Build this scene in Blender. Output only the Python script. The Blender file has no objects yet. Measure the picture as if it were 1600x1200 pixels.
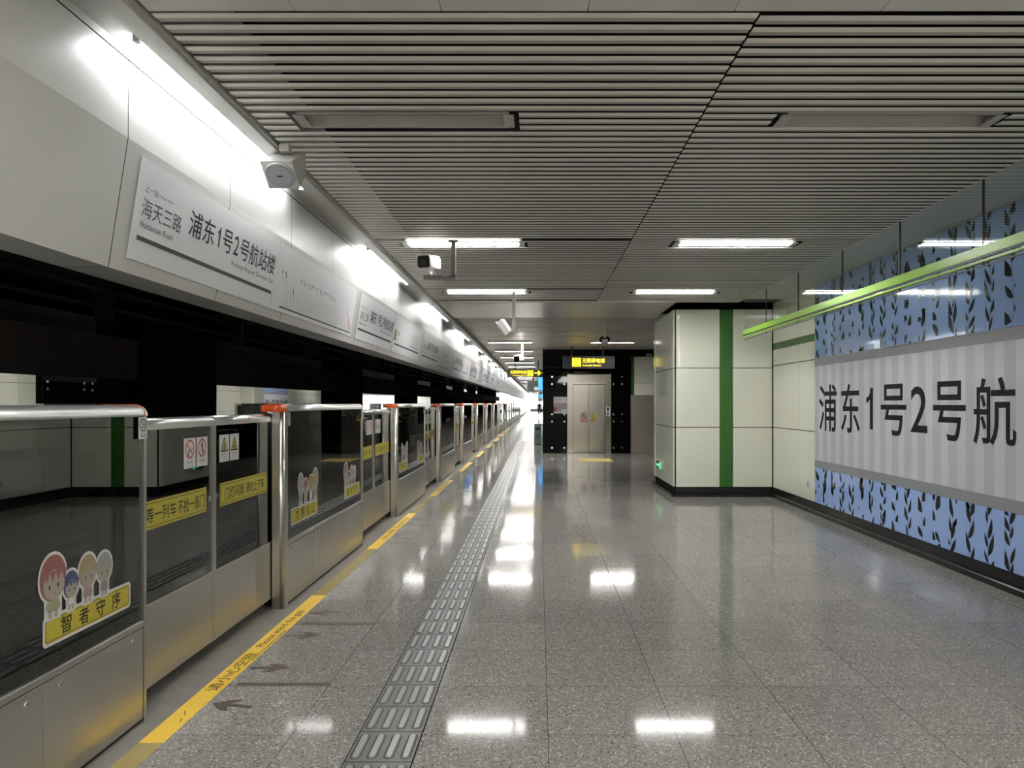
import bpy, bmesh, math, random
from mathutils import Vector, Matrix
random.seed(7)
S = bpy.context.scene
COL = S.collection

# ---------------------------------------------------------------- camera, world, exposure
EYE = 1.585
cd = bpy.data.cameras.new('camera')
cd.sensor_width = 36.0
cd.lens = 1158 / 1600 * 36
cd.shift_x = -41 / 1600
cd.shift_y = 30 / 1600
cd.clip_start = 0.05
cd.clip_end = 600
cam = bpy.data.objects.new('camera', cd)
COL.objects.link(cam)
cam.location = (0, 0, EYE)
cam.rotation_euler = (math.radians(90), 0, 0)
S.camera = cam
w = bpy.data.worlds.new('world')
S.world = w
w.use_nodes = True
w.node_tree.nodes['Background'].inputs[0].default_value = (0.8, 0.85, 0.9, 1)
w.node_tree.nodes['Background'].inputs[1].default_value = 0.0
S.view_settings.view_transform = 'Standard'
S.view_settings.look = 'None'
S.view_settings.gamma = 1
S.view_settings.use_curve_mapping = False
S.view_settings.exposure = 3.5
LAMP = 5.6        # ceiling tubes
FAR = 13.0         # slim lamps beyond the metal ceiling band
BEHIND = 8.5      # unseen ceiling lamps added behind the viewer to brighten the hall
COVE = 5.6        # tubes in the cove over the screen doors


# ---------------------------------------------------------------- materials
def lin(c):
    return tuple(((v / 255) / 12.92 if v / 255 <= 0.04045 else ((v / 255 + 0.055) / 1.055) ** 2.4) for v in c)


def mat(name, col, rough=0.5, metal=0.0, spec=0.5, emit=None, es=1.0, coat=0.0):
    m = bpy.data.materials.new(name)
    m.use_nodes = True
    b = m.node_tree.nodes['Principled BSDF']
    b.inputs['Base Color'].default_value = (*col, 1)
    b.inputs['Roughness'].default_value = rough
    b.inputs['Metallic'].default_value = metal
    b.inputs['Specular IOR Level'].default_value = spec
    b.inputs['Coat Weight'].default_value = coat
    if emit:
        b.inputs['Emission Color'].default_value = (*emit, 1)
        b.inputs['Emission Strength'].default_value = es
    return m


def noisy(m, scale=(6, 6, 6), amount=0.12, rough=0.0, detail=4):
    """soft tonal wear over the base colour and the gloss of a material"""
    nt = m.node_tree
    b = nt.nodes['Principled BSDF']
    tc = nt.nodes.new('ShaderNodeTexCoord')
    mp = nt.nodes.new('ShaderNodeMapping')
    mp.inputs['Scale'].default_value = scale
    n = nt.nodes.new('ShaderNodeTexNoise')
    n.inputs['Scale'].default_value = 1.0
    n.inputs['Detail'].default_value = detail
    nt.links.new(tc.outputs['Object'], mp.inputs[0])
    nt.links.new(mp.outputs[0], n.inputs['Vector'])
    mx = nt.nodes.new('ShaderNodeMix')
    mx.data_type = 'RGBA'
    c = b.inputs['Base Color'].default_value[:3]
    mx.inputs[6].default_value = (*[v * (1 - amount) for v in c], 1)
    mx.inputs[7].default_value = (*[min(1, v * (1 + amount)) for v in c], 1)
    nt.links.new(n.outputs[0], mx.inputs[0])
    nt.links.new(mx.outputs[2], b.inputs['Base Color'])
    if rough:
        r0 = b.inputs['Roughness'].default_value
        mr = nt.nodes.new('ShaderNodeMapRange')
        mr.inputs[3].default_value = max(0.02, r0 - rough)
        mr.inputs[4].default_value = r0 + rough
        nt.links.new(n.outputs[0], mr.inputs[0])
        nt.links.new(mr.outputs[0], b.inputs['Roughness'])
    return m


def glass_mat(name, tint, ior=1.6, rough=0.0):
    m = bpy.data.materials.new(name)
    m.use_nodes = True
    nt = m.node_tree
    nt.nodes.clear()
    out = nt.nodes.new('ShaderNodeOutputMaterial')
    tr = nt.nodes.new('ShaderNodeBsdfTransparent')
    tr.inputs[0].default_value = (*tint, 1)
    gl = nt.nodes.new('ShaderNodeBsdfGlossy')
    gl.inputs[0].default_value = (0.95, 0.97, 0.95, 1)
    gl.inputs['Roughness'].default_value = rough
    fr = nt.nodes.new('ShaderNodeFresnel')
    fr.inputs[0].default_value = ior
    mx = nt.nodes.new('ShaderNodeMixShader')
    ge = nt.nodes.new('ShaderNodeNewGeometry')
    inv = nt.nodes.new('ShaderNodeMath')
    inv.operation = 'SUBTRACT'
    inv.inputs[0].default_value = 1.0
    nt.links.new(ge.outputs['Backfacing'], inv.inputs[1])
    mul = nt.nodes.new('ShaderNodeMath')
    mul.operation = 'MULTIPLY'
    nt.links.new(fr.outputs[0], mul.inputs[0])
    nt.links.new(inv.outputs[0], mul.inputs[1])
    nt.links.new(mul.outputs[0], mx.inputs[0])
    nt.links.new(tr.outputs[0], mx.inputs[1])
    nt.links.new(gl.outputs[0], mx.inputs[2])
    nt.links.new(mx.outputs[0], out.inputs[0])
    return m


def floor_mat(name):
    m = bpy.data.materials.new(name)
    m.use_nodes = True
    nt = m.node_tree
    L = nt.links.new
    b = nt.nodes['Principled BSDF']
    tc = nt.nodes.new('ShaderNodeTexCoord')
    sep = nt.nodes.new('ShaderNodeSeparateXYZ')
    L(tc.outputs['Object'], sep.inputs[0])

    def math_(op, a, bb=None):
        n = nt.nodes.new('ShaderNodeMath')
        n.operation = op
        for i, v in enumerate((a, bb)):
            if v is None:
                continue
            if isinstance(v, (int, float)):
                n.inputs[i].default_value = v
            else:
                L(v, n.inputs[i])
        return n.outputs[0]
    px, py = 0.6125, 0.605
    fx = math_('DIVIDE', math_('SUBTRACT', sep.outputs[0], 0.045), px)
    fy = math_('DIVIDE', math_('SUBTRACT', sep.outputs[1], 3.54), py)
    gx = math_('LESS_THAN', math_('FRACT', fx), 0.004 / px)
    gy = math_('LESS_THAN', math_('FRACT', fy), 0.0035 / py)
    joint = math_('MAXIMUM', gx, gy)
    cell = nt.nodes.new('ShaderNodeCombineXYZ')
    L(math_('FLOOR', fx), cell.inputs[0])
    L(math_('FLOOR', fy), cell.inputs[1])
    wn = nt.nodes.new('ShaderNodeTexWhiteNoise')
    L(cell.outputs[0], wn.inputs[0])
    # granite grain
    n1 = nt.nodes.new('ShaderNodeTexNoise')
    n1.inputs['Scale'].default_value = 150
    n1.inputs['Detail'].default_value = 3
    L(tc.outputs['Object'], n1.inputs['Vector'])
    r1 = nt.nodes.new('ShaderNodeValToRGB')
    r1.color_ramp.elements[0].position = 0.34
    r1.color_ramp.elements[0].color = (0.175, 0.166, 0.153, 1)
    r1.color_ramp.elements[1].position = 0.66
    r1.color_ramp.elements[1].color = (0.37, 0.353, 0.328, 1)
    L(n1.outputs[0], r1.inputs[0])
    v = nt.nodes.new('ShaderNodeTexVoronoi')
    v.inputs['Scale'].default_value = 120
    L(tc.outputs['Object'], v.inputs['Vector'])
    sv = nt.nodes.new('ShaderNodeSeparateColor')
    L(v.outputs['Color'], sv.inputs[0])
    chip = math_('GREATER_THAN', sv.outputs[0], 0.90)
    m1 = nt.nodes.new('ShaderNodeMix')
    m1.data_type = 'RGBA'
    m1.inputs[7].default_value = (0.58, 0.565, 0.54, 1)
    L(math_('MULTIPLY', chip, 0.7), m1.inputs[0])
    L(r1.outputs[0], m1.inputs[6])
    dark = math_('LESS_THAN', sv.outputs[1], 0.10)
    m2 = nt.nodes.new('ShaderNodeMix')
    m2.data_type = 'RGBA'
    m2.inputs[7].default_value = (0.05, 0.047, 0.043, 1)
    L(math_('MULTIPLY', dark, 0.6), m2.inputs[0])
    L(m1.outputs[2], m2.inputs[6])
    tone = nt.nodes.new('ShaderNodeMapRange')
    tone.inputs[3].default_value = 0.93
    tone.inputs[4].default_value = 1.07
    L(wn.outputs[0], tone.inputs[0])
    sc = nt.nodes.new('ShaderNodeVectorMath')
    sc.operation = 'SCALE'
    L(m2.outputs[2], sc.inputs[0])
    L(tone.outputs[0], sc.inputs['Scale'])
    m3 = nt.nodes.new('ShaderNodeMix')
    m3.data_type = 'RGBA'
    m3.inputs[7].default_value = (0.045, 0.042, 0.04, 1)
    L(math_('MULTIPLY', joint, 0.9), m3.inputs[0])
    L(sc.outputs[0], m3.inputs[6])
    L(m3.outputs[2], b.inputs['Base Color'])
    n2 = nt.nodes.new('ShaderNodeTexNoise')
    n2.inputs['Scale'].default_value = 1.3
    n2.inputs['Detail'].default_value = 5
    L(tc.outputs['Object'], n2.inputs['Vector'])
    mr = nt.nodes.new('ShaderNodeMapRange')
    mr.inputs[1].default_value = 0.3
    mr.inputs[2].default_value = 0.7
    mr.inputs[3].default_value = 0.06
    mr.inputs[4].default_value = 0.10
    L(n2.outputs[0], mr.inputs[0])
    L(mr.outputs[0], b.inputs['Roughness'])
    b.inputs['Specular IOR Level'].default_value = 0.11
    n3 = nt.nodes.new('ShaderNodeTexNoise')
    n3.inputs['Scale'].default_value = 3.0
    n3.inputs['Detail'].default_value = 2
    L(tc.outputs['Object'], n3.inputs['Vector'])
    bp = nt.nodes.new('ShaderNodeBump')
    bp.inputs['Strength'].default_value = 0.006
    bp.inputs['Distance'].default_value = 0.05
    L(n3.outputs[0], bp.inputs['Height'])
    L(bp.outputs[0], b.inputs['Normal'])
    return m


M = {}
M['floor'] = floor_mat('polished granite')
M['edge_stone'] = noisy(mat('platform edge stone', (0.20, 0.185, 0.165), 0.45), (9, 9, 9), 0.3)
M['steel'] = noisy(mat('brushed steel', (0.55, 0.53, 0.49), 0.28, 1.0), (1.0, 1.0, 3.0), 0.05)
M['rail'] = mat('satin aluminium rail', (0.72, 0.72, 0.71), 0.3, 1.0)
M['screw'] = mat('polished screw', (0.7, 0.7, 0.68), 0.22, 1.0)
M['rubber'] = mat('black rubber', (0.006, 0.006, 0.006), 0.5)
M['frit'] = mat('black glass border', (0.004, 0.004, 0.004), 0.4)
M['glass'] = glass_mat('tinted door glass', (0.28, 0.29, 0.285), 1.85)
M['clear'] = glass_mat('clear barrier glass', (0.92, 0.95, 0.92), 1.9)
M['orange'] = mat('orange plastic', (0.62, 0.09, 0.015), 0.35)
M['white'] = mat('white print', (0.52, 0.52, 0.505), 0.5)
M['ink'] = mat('black print', (0.010, 0.010, 0.011), 0.55, 0, 0.2)
M['ink_grey'] = mat('grey print', (0.06, 0.06, 0.064), 0.55, 0, 0.2)
M['ink_pale'] = mat('pale grey print', (0.26, 0.25, 0.26), 0.5)
M['red'] = mat('red print', (0.42, 0.02, 0.02), 0.5)
M['brown'] = mat('brown floor film', (0.085, 0.056, 0.042), 0.4)
M['yellow'] = noisy(mat('yellow safety film', (0.95, 0.60, 0.05), 0.38), (5, 5, 5), 0.10)
M['worn_yellow'] = noisy(mat('worn clear film over yellow', (0.33, 0.255, 0.07), 0.22, 0.0, 0.6), (7, 7, 7), 0.25)
M['sticker_yellow'] = mat('yellow sticker', (0.43, 0.36, 0.04), 0.5)
M['tactile'] = noisy(mat('steel grey tactile tile', (0.11, 0.108, 0.105), 0.36, 0.4), (12, 12, 12), 0.25)
M['tactile_bar'] = mat('raised tactile bar', (0.25, 0.247, 0.24), 0.28, 0.4)
M['fascia'] = noisy(mat('painted fascia', (0.46, 0.46, 0.435), 0.34, 0.0, 0.5), (1.2, 1.2, 1.2), 0.05)
M['sheet'] = mat('printed sign sheet', (0.60, 0.60, 0.635), 0.38)
M['slat'] = noisy(mat('ceiling slat paint', (0.80, 0.765, 0.71), 0.5), (0.7, 4, 4), 0.06)
M['slat_back'] = mat('darker ceiling plate', (0.42, 0.40, 0.37), 0.55)  # recessed plates in a darker grey than the slats
M['ceil_flat'] = mat('flush ceiling panel', (0.62, 0.60, 0.565), 0.4)
M['ceil_metal'] = mat('satin metal ceiling panel', (0.66, 0.645, 0.61), 0.25, 0.15)
M['dark'] = mat('dark void', (0.006, 0.006, 0.006), 0.9, 0, 0.1)
M['tunnel'] = noisy(mat('near black tunnel', (0.006, 0.006, 0.0065), 0.8, 0, 0.15), (1, 1, 1), 0.4)  # tunnel surfaces set near black throughout
M['lintel'] = noisy(mat('dark brown tunnel beam', (0.11, 0.09, 0.08), 0.8, 0, 0.1), (0.5, 4, 0.5), 0.25)
M['enamel'] = mat('cream enamel panel', (0.79, 0.80, 0.69), 0.10, 0, 0.5)
M['green'] = mat('green enamel', (0.045, 0.165, 0.025), 0.2)
M['lime'] = mat('lime green rail', (0.33, 0.64, 0.045), 0.3)
M['granite_black'] = mat('black granite skirting', (0.012, 0.012, 0.012), 0.18)
M['mural_grey'] = mat('mural grey band', (0.30, 0.31, 0.335), 0.4)
M['mural_pale'] = mat('mural pale stripe', (0.64, 0.64, 0.70), 0.45)
M['mural_mid'] = mat('mural grey stripe', (0.54, 0.54, 0.585), 0.45)
M['mural_blue'] = noisy(mat('glossy sky blue glass', (0.37, 0.53, 0.92), 0.07, 0, 0.6), (0.6, 0.6, 1.4), 0.10)
M['leaf'] = mat('dark leaf print', (0.012, 0.016, 0.018), 0.12)
M['black_glass'] = mat('black glass cladding', (0.003, 0.0032, 0.004), 0.03, 0, 0.2)
M['lift_steel'] = mat('lift door steel', (0.44, 0.41, 0.355), 0.22, 1.0)
M['wall_steel'] = noisy(mat('lined steel wall', (0.52, 0.48, 0.42), 0.35, 0.7), (3, 3, 12), 0.08)
M['sign_black'] = mat('black sign case', (0.012, 0.012, 0.012), 0.35)
M['sign_grey'] = mat('dark grey sign edge', (0.05, 0.05, 0.052), 0.4)
M['sign_yellow'] = mat('lit yellow lettering', (0.4, 0.3, 0.01), 0.5, emit=(1.0, 0.75, 0.03), es=0.2)
M['exit_green'] = mat('lit green pictogram', (0.1, 0.8, 0.3), 0.5, emit=(0.10, 0.9, 0.30), es=0.22)
M['tube'] = mat('lit fluorescent tube', (1, 1, 1), 0.5, emit=(1.0, 0.985, 0.955), es=LAMP)
M['tube_far'] = mat('lit slim diffuser', (1, 1, 1), 0.5, emit=(1.0, 0.985, 0.955), es=FAR)
M['tube_behind'] = mat('lit diffuser of the lamps added behind the viewer', (1, 1, 1), 0.5, emit=(1.0, 0.985, 0.955), es=BEHIND)
M['cove'] = mat('lit cove tube', (1, 1, 1), 0.5, emit=(0.93, 0.97, 1.0), es=COVE)
M['tube_off'] = mat('unlit fluorescent tube', (0.45, 0.44, 0.42), 0.3)
M['tray'] = mat('white lamp tray', (0.70, 0.69, 0.66), 0.4)
M['tray_off'] = mat('unlit tone of lamp tray', (0.40, 0.385, 0.36), 0.4)  # same white tray, its dimness put into the colour where the lamp is off
M['cam_white'] = mat('white camera shell', (0.72, 0.69, 0.66), 0.35)
M['pole_grey'] = mat('grey bracket paint', (0.16, 0.15, 0.14), 0.4)
M['lens'] = mat('black lens glass', (0.006, 0.006, 0.007), 0.12)
M['grille'] = mat('grey speaker grille', (0.40, 0.41, 0.43), 0.4, 0.2)
M['speaker'] = mat('speaker case paint', (0.42, 0.40, 0.37), 0.5)
M['glow_board'] = mat('added glowing white of the far end', (0.9, 0.9, 0.9), 0.5, emit=(0.97, 0.98, 1.0), es=0.9)  # made-up glow for the overbright far end
M['screen_blue'] = mat('lit blue panel', (0.05, 0.2, 0.6), 0.4, emit=(0.05, 0.35, 0.85), es=0.13)
M['bin'] = mat('grey green bin steel', (0.12, 0.17, 0.17), 0.3, 0.7)
M['skin'] = mat('skin', (0.5, 0.3, 0.22), 0.55)
M['skin_print'] = mat('printed skin tone', (0.322, 0.279, 0.229), 0.5)
M['hair_red'] = mat('printed russet hair', (0.223, 0.09, 0.077), 0.5)
M['hair_blue'] = mat('printed blue hair', (0.053, 0.074, 0.149), 0.5)
M['hair_blond'] = mat('printed blond hair', (0.285, 0.223, 0.124), 0.5)
M['hair_grey'] = mat('printed grey hair', (0.26, 0.26, 0.248), 0.5)
M['hair_amber'] = mat('printed amber hair', (0.322, 0.186, 0.031), 0.5)
M['cloth_green'] = mat('printed pale green', (0.26, 0.285, 0.174), 0.5)
M['cloth_pink'] = mat('printed pale pink', (0.279, 0.205, 0.211), 0.5)
M['cloth_grey'] = mat('printed pale grey', (0.205, 0.205, 0.223), 0.5)
M['coat'] = mat('dark coat', (0.012, 0.012, 0.015), 0.7)
M['bag'] = mat('navy bag', (0.02, 0.025, 0.06), 0.6)
M['mat_yellow'] = mat('yellow floor mat', (0.56, 0.43, 0.13), 0.5)
M['paper'] = mat('notice paper', (0.50, 0.50, 0.50), 0.5)


# ---------------------------------------------------------------- mesh helpers
class MB:
    def __init__(self):
        self.v, self.f, self.m, self.s, self.mats = [], [], [], [], []

    def mi(self, key):
        if key not in self.mats:
            self.mats.append(key)
        return self.mats.index(key)

    def face(self, pts, key, smooth=False):
        b = len(self.v)
        self.v += [tuple(p) for p in pts]
        self.f.append(list(range(b, b + len(pts))))
        self.m.append(self.mi(key))
        self.s.append(smooth)

    def box(self, x0, x1, y0, y1, z0, z1, key):
        x0, x1 = min(x0, x1), max(x0, x1)
        y0, y1 = min(y0, y1), max(y0, y1)
        z0, z1 = min(z0, z1), max(z0, z1)
        b = len(self.v)
        self.v += [(x0, y0, z0), (x1, y0, z0), (x1, y1, z0), (x0, y1, z0),
                   (x0, y0, z1), (x1, y0, z1), (x1, y1, z1), (x0, y1, z1)]
        i = self.mi(key)
        for q in ((0, 3, 2, 1), (4, 5, 6, 7), (0, 1, 5, 4), (1, 2, 6, 5), (2, 3, 7, 6), (3, 0, 4, 7)):
            self.f.append([b + k for k in q])
            self.m.append(i)
            self.s.append(False)

    def raw(self, verts, faces, key, smooth=False):
        b = len(self.v)
        self.v += [tuple(p) for p in verts]
        i = self.mi(key)
        for q in faces:
            self.f.append([b + k for k in q])
            self.m.append(i)
            self.s.append(smooth)

    def prism(self, prof, axis, a, b_, key, smooth=False):
        """prof: 2-D outline; axis 'x','y','z' extrusion from a to b_"""
        def P(p, t):
            return {'x': (t, p[0], p[1]), 'y': (p[0], t, p[1]), 'z': (p[0], p[1], t)}[axis]
        n = len(prof)
        area = sum(prof[i][0] * prof[(i + 1) % n][1] - prof[(i + 1) % n][0] * prof[i][1] for i in range(n))
        pr = list(prof) if area > 0 else list(reversed(prof))
        if axis == 'y':
            pr = list(reversed(pr))
        a, b_ = min(a, b_), max(a, b_)
        vs = [P(p, a) for p in pr] + [P(p, b_) for p in pr]
        base = len(self.v)
        self.v += vs
        i = self.mi(key)
        for k in range(n):
            k2 = (k + 1) % n
            self.f.append([base + k, base + k2, base + n + k2, base + n + k])
            self.m.append(i)
            seg = math.hypot(pr[k2][0] - pr[k][0], pr[k2][1] - pr[k][1])
            self.s.append(smooth and seg < 0.02)
        self.f.append([base + k for k in reversed(range(n))])
        self.f.append([base + n + k for k in range(n)])
        self.m += [i, i]
        self.s += [False, False]

    def cyl(self, p0, p1, r, key, n=14, r1=None, caps=True):
        p0, p1 = Vector(p0), Vector(p1)
        r1 = r if r1 is None else r1
        d = (p1 - p0).normalized()
        u = d.orthogonal().normalized()
        w_ = d.cross(u)
        base = len(self.v)
        for p, rr in ((p0, r), (p1, r1)):
            for k in range(n):
                t = 2 * math.pi * k / n
                self.v.append(tuple(p + (u * math.cos(t) + w_ * math.sin(t)) * rr))
        i = self.mi(key)
        for k in range(n):
            k2 = (k + 1) % n
            self.f.append([base + k, base + k2, base + n + k2, base + n + k])
            self.m.append(i)
            self.s.append(True)
        if caps:
            self.f.append([base + k for k in reversed(range(n))])
            self.f.append([base + n + k for k in range(n)])
            self.m += [i, i]
            self.s += [False, False]

    def build(self, name, parent=None, loc=None, bevel=0.0):
        me = bpy.data.meshes.new(name)
        me.from_pydata(self.v, [], self.f)
        for k in self.mats:
            me.materials.append(M[k])
        me.polygons.foreach_set('material_index', self.m)
        me.polygons.foreach_set('use_smooth', self.s)
        me.update()
        o = bpy.data.objects.new(name, me)
        COL.objects.link(o)
        if parent:
            o.parent = parent
        if loc:
            o.location = loc
        if bevel:
            bv = o.modifiers.new('bevel', 'BEVEL')
            bv.width = bevel
            bv.segments = 2
            bv.limit_method = 'ANGLE'
        return o


def boxobj(name, parent, x0, x1, y0, y1, z0, z1, key, bevel=0.0):
    m = MB()
    m.box(x0, x1, y0, y1, z0, z1, key)
    return m.build(name, parent, None, bevel)


def tag(o, label, cat, group=None, kind=None):
    o['label'] = label
    o['category'] = cat
    if group:
        o['group'] = group
    if kind:
        o['kind'] = kind
    return o


def thing(name, label, cat, loc=(0, 0, 0), rz=0.0, group=None):
    o = bpy.data.objects.new(name, None)
    COL.objects.link(o)
    o.location = loc
    o.rotation_euler = (0, 0, rz)
    o.empty_display_size = 0.1
    return tag(o, label, cat, group)


def struct(o, label=None, cat=None):
    o['kind'] = 'structure'
    if label:
        o['label'] = label
        o['category'] = cat
    return o


def dup(root, loc, label=None, group=None, rz=None, skip=()):
    r = root.copy()
    COL.objects.link(r)
    r.location = loc
    if rz is not None:
        r.rotation_euler = (0, 0, rz)
    if label:
        r['label'] = label
    if group:
        r['group'] = group
    for ch in list(root.children):
        if ch.name.split('.')[0] in skip:
            continue
        c = ch.copy()
        COL.objects.link(c)
        c.parent = r
        for g in list(ch.children):
            d = g.copy()
            COL.objects.link(d)
            d.parent = c
    return r


_tcache = {('1', -1): ([(0.55, 0), (1.0, 0), (1.0, 2.75), (0.62, 2.75), (0.55, 2.42), (0.36, 2.2), (0.0, 2.08), (0.0, 1.74), (0.32, 1.82), (0.55, 1.98)],
                   [[0, 1, 2, 3, 4, 9], [4, 5, 8, 9], [5, 6, 7, 8]])}


def glyphs(body, bold):
    k = (body, bold)
    if k in _tcache:
        return _tcache[k]
    cu = bpy.data.curves.new('lettering', 'FONT')
    cu.body = body
    cu.size = 1
    cu.offset = bold
    cu.resolution_u = 3
    ob = bpy.data.objects.new('lettering', cu)
    COL.objects.link(ob)
    bpy.context.view_layer.update()
    me = bpy.data.meshes.new_from_object(ob.evaluated_get(bpy.context.evaluated_depsgraph_get()))
    vs = [(v.co.x, v.co.y) for v in me.vertices]
    fs = [list(p.vertices) for p in me.polygons]
    bpy.data.objects.remove(ob)
    bpy.data.curves.remove(cu)
    bpy.data.meshes.remove(me)
    _tcache[k] = (vs, fs)
    return vs, fs


def write(mb, body, o, u, v, W, H, key, bold=0.0, lift=0.002):
    """lettering fitted to a W x H rectangle whose lower left corner is o; u runs along the line, v up"""
    vs, fs = glyphs(body, bold)
    x0, x1 = min(p[0] for p in vs), max(p[0] for p in vs)
    y0, y1 = min(p[1] for p in vs), max(p[1] for p in vs)
    o, u, v = Vector(o), Vector(u).normalized(), Vector(v).normalized()
    n = u.cross(v)
    if W is None:
        W = H * (x1 - x0) / (y1 - y0)
    sx, sy = W / (x1 - x0), H / (y1 - y0)
    mb.raw([o + u * ((p[0] - x0) * sx) + v * ((p[1] - y0) * sy) + n * lift for p in vs], fs, key)


class Flat:
    """shapes drawn on a printed surface"""
    def __init__(self, mb, o, u, v):
        self.mb, self.o, self.u, self.v = mb, Vector(o), Vector(u).normalized(), Vector(v).normalized()
        self.n = self.u.cross(self.v)

    def P(self, a, b, lift):
        return self.o + self.u * a + self.v * b + self.n * lift

    def poly(self, pts, key, lift=0.001):
        self.mb.face([self.P(a, b, lift) for a, b in pts], key)

    def rect(self, a0, b0, a1, b1, key, lift=0.001):
        self.poly([(a0, b0), (a1, b0), (a1, b1), (a0, b1)], key, lift)

    def rrect(self, a0, b0, a1, b1, r, key, lift=0.001, n=5):
        pts = []
        for cx, cy, t0 in ((a1 - r, b0 + r, -90), (a1 - r, b1 - r, 0), (a0 + r, b1 - r, 90), (a0 + r, b0 + r, 180)):
            for k in range(n + 1):
                t = math.radians(t0 + 90 * k / n)
                pts.append((cx + r * math.cos(t), cy + r * math.sin(t)))
        self.poly(pts, key, lift)

    def ell(self, cx, cy, rx, ry, key, lift=0.001, n=28, a0=0, a1=360):
        full = abs(a1 - a0) >= 360
        pts = []
        for k in range(n if full else n + 1):
            t = math.radians(a0 + (a1 - a0) * k / n)
            pts.append((cx + rx * math.cos(t), cy + ry * math.sin(t)))
        self.poly(pts, key, lift)

    def ring(self, cx, cy, r0, r1, key, lift=0.001, n=32):
        for k in range(n):
            t, t2 = 2 * math.pi * k / n, 2 * math.pi * (k + 1) / n
            self.poly([(cx + r0 * math.cos(t), cy + r0 * math.sin(t)), (cx + r1 * math.cos(t), cy + r1 * math.sin(t)),
                       (cx + r1 * math.cos(t2), cy + r1 * math.sin(t2)), (cx + r0 * math.cos(t2), cy + r0 * math.sin(t2))], key, lift)

    def line(self, a0, b0, a1, b1, wd, key, lift=0.001):
        d = Vector((a1 - a0, b1 - b0)).normalized()
        q = Vector((-d.y, d.x)) * wd / 2
        self.poly([(a0 - q.x, b0 - q.y), (a1 - q.x, b1 - q.y), (a1 + q.x, b1 + q.y), (a0 + q.x, b0 + q.y)], key, lift)


ORD = ['nearest', 'second', 'third', 'fourth', 'fifth', 'sixth', 'seventh', 'eighth', 'ninth', 'tenth', 'eleventh',
       'twelfth', 'thirteenth', 'fourteenth', 'fifteenth', 'sixteenth', 'seventeenth', 'eighteenth', 'nineteenth', 'twentieth']
UY, UX, VZ = (0, 1, 0), (1, 0, 0), (0, 0, 1)

# ================================================================ THE SETTING
YB, YE = -12.0, 150.0
ZC = 3.225           # underside of the ceiling slats
XF, XW = -1.96, 3.98  # face of the screen doors, face of the right wall

m = MB()
m.box(-1.865, XW + 0.3, YB, YE, -0.3, 0, 'floor')
struct(m.build('floor'))
m = MB()
m.box(-2.35, -1.8655, YB, YE, -1.2, -0.0005, 'edge_stone')
m.box(-2.355, -2.25, YB, YE, -0.08, 0.012, 'steel')
struct(m.build('platform_edge_kerb'))

# --- right wall: enamel panels, green band
m = MB()
m.box(XW + 0.02, XW + 0.3, YB, 16, 0, 4.0, 'dark')


def enamel_run(m, ys, x, zs=((0.165, 1.17), (1.182, 2.209), (2.221, 2.482), (2.592, 3.272)), band=(2.488, 2.586)):
    for a, b in zip(ys[:-1], ys[1:]):
        for z0, z1 in zs:
            m.box(x, x + 0.018, a + 0.003, b - 0.003, z0, z1, 'enamel')
        m.box(x, x + 0.018, a + 0.002, b - 0.002, band[0], band[1], 'green')


enamel_run(m, [10.66, 11.3, 12.56], XW)
enamel_run(m, [-12 + 1.0 * k for k in range(15)] + [3.0, 4.3], XW)
struct(m.build('wall_right'))
m = MB()
prof = [(XW + 0.02, 0), (XW - 0.05, 0), (XW - 0.05, 0.05), (XW - 0.04, 0.06), (XW - 0.01, 0.062), (XW - 0.01, 0.16), (XW + 0.02, 0.16)]
m.prism(prof, 'y', YB, 12.55, 'granite_black')
struct(m.build('baseboard_right'))

# --- pillar standing out from the right wall
m = MB()
PX0, PY0, PY1 = 2.30, 12.57, 14.67


def rounded_corner(x0, y0, x1, y1, r, t):
    """L-shaped curved panel: along the front from x1 to the corner, then back to y1"""
    out, inn = [(x1, y0)], [(x1, y0 + t)]
    for k in range(9):
        a = math.radians(-90 - 90 * k / 8)
        out.append((x0 + r + r * math.cos(a), y0 + r + r * math.sin(a)))
        inn.append((x0 + r + (r - t) * math.cos(a), y0 + r + (r - t) * math.sin(a)))
    out.append((x0, y1))
    inn.append((x0 + t, y1))
    return out + inn[::-1]


def corner_panel(m, x0, y0, x1, y1, r, t, z0, z1, key):
    p = rounded_corner(x0, y0, x1, y1, r, t)
    h = len(p) // 2
    out, inn = p[:h], p[h:][::-1]
    for i in range(h - 1):
        sm = 0 < i < h - 2
        a, b = out[i], out[i + 1]
        m.face([(b[0], b[1], z0), (a[0], a[1], z0), (a[0], a[1], z1), (b[0], b[1], z1)][::-1], key, sm)
        c, d = inn[i], inn[i + 1]
        for z in (z0, z1):
            m.face([(a[0], a[1], z), (b[0], b[1], z), (d[0], d[1], z), (c[0], c[1], z)], key)
    for e, f in ((out[0], inn[0]), (out[-1], inn[-1])):
        m.face([(e[0], e[1], z0), (f[0], f[1], z0), (f[0], f[1], z1), (e[0], e[1], z1)], key)


for z0, z1 in ((0.165, 1.169), (1.181, 2.176), (2.188, 3.175)):
    corner_panel(m, PX0, PY0, 3.075, PY0 + 0.215, 0.10, 0.02, z0, z1, 'enamel')
    m.box(PX0, PX0 + 0.02, PY0 + 0.22, 14.52, z0, z1, 'enamel')
    m.box(PX0 - 0.012, PX0 + 0.02, 14.527, PY1, z0, z1, 'enamel')
    m.box(3.305, 3.965, PY0, PY0 + 0.02, z0, z1, 'enamel')
m.box(3.08, 3.30, PY0 + 0.004, PY0 + 0.02, 0.165, 3.175, 'green')
m.box(PX0 + 0.021, XW + 0.2, PY0 + 0.021, PY1 - 0.01, 0, 3.16, 'dark')
struct(m.build('pillar'), 'cream enamel pillar with a vertical green stripe beside the mural wall', 'pillar')
m = MB()
m.box(PX0 + 0.03, XW + 0.02, PY0 + 0.012, PY1, 0.05, 0.165, 'granite_black')
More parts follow.
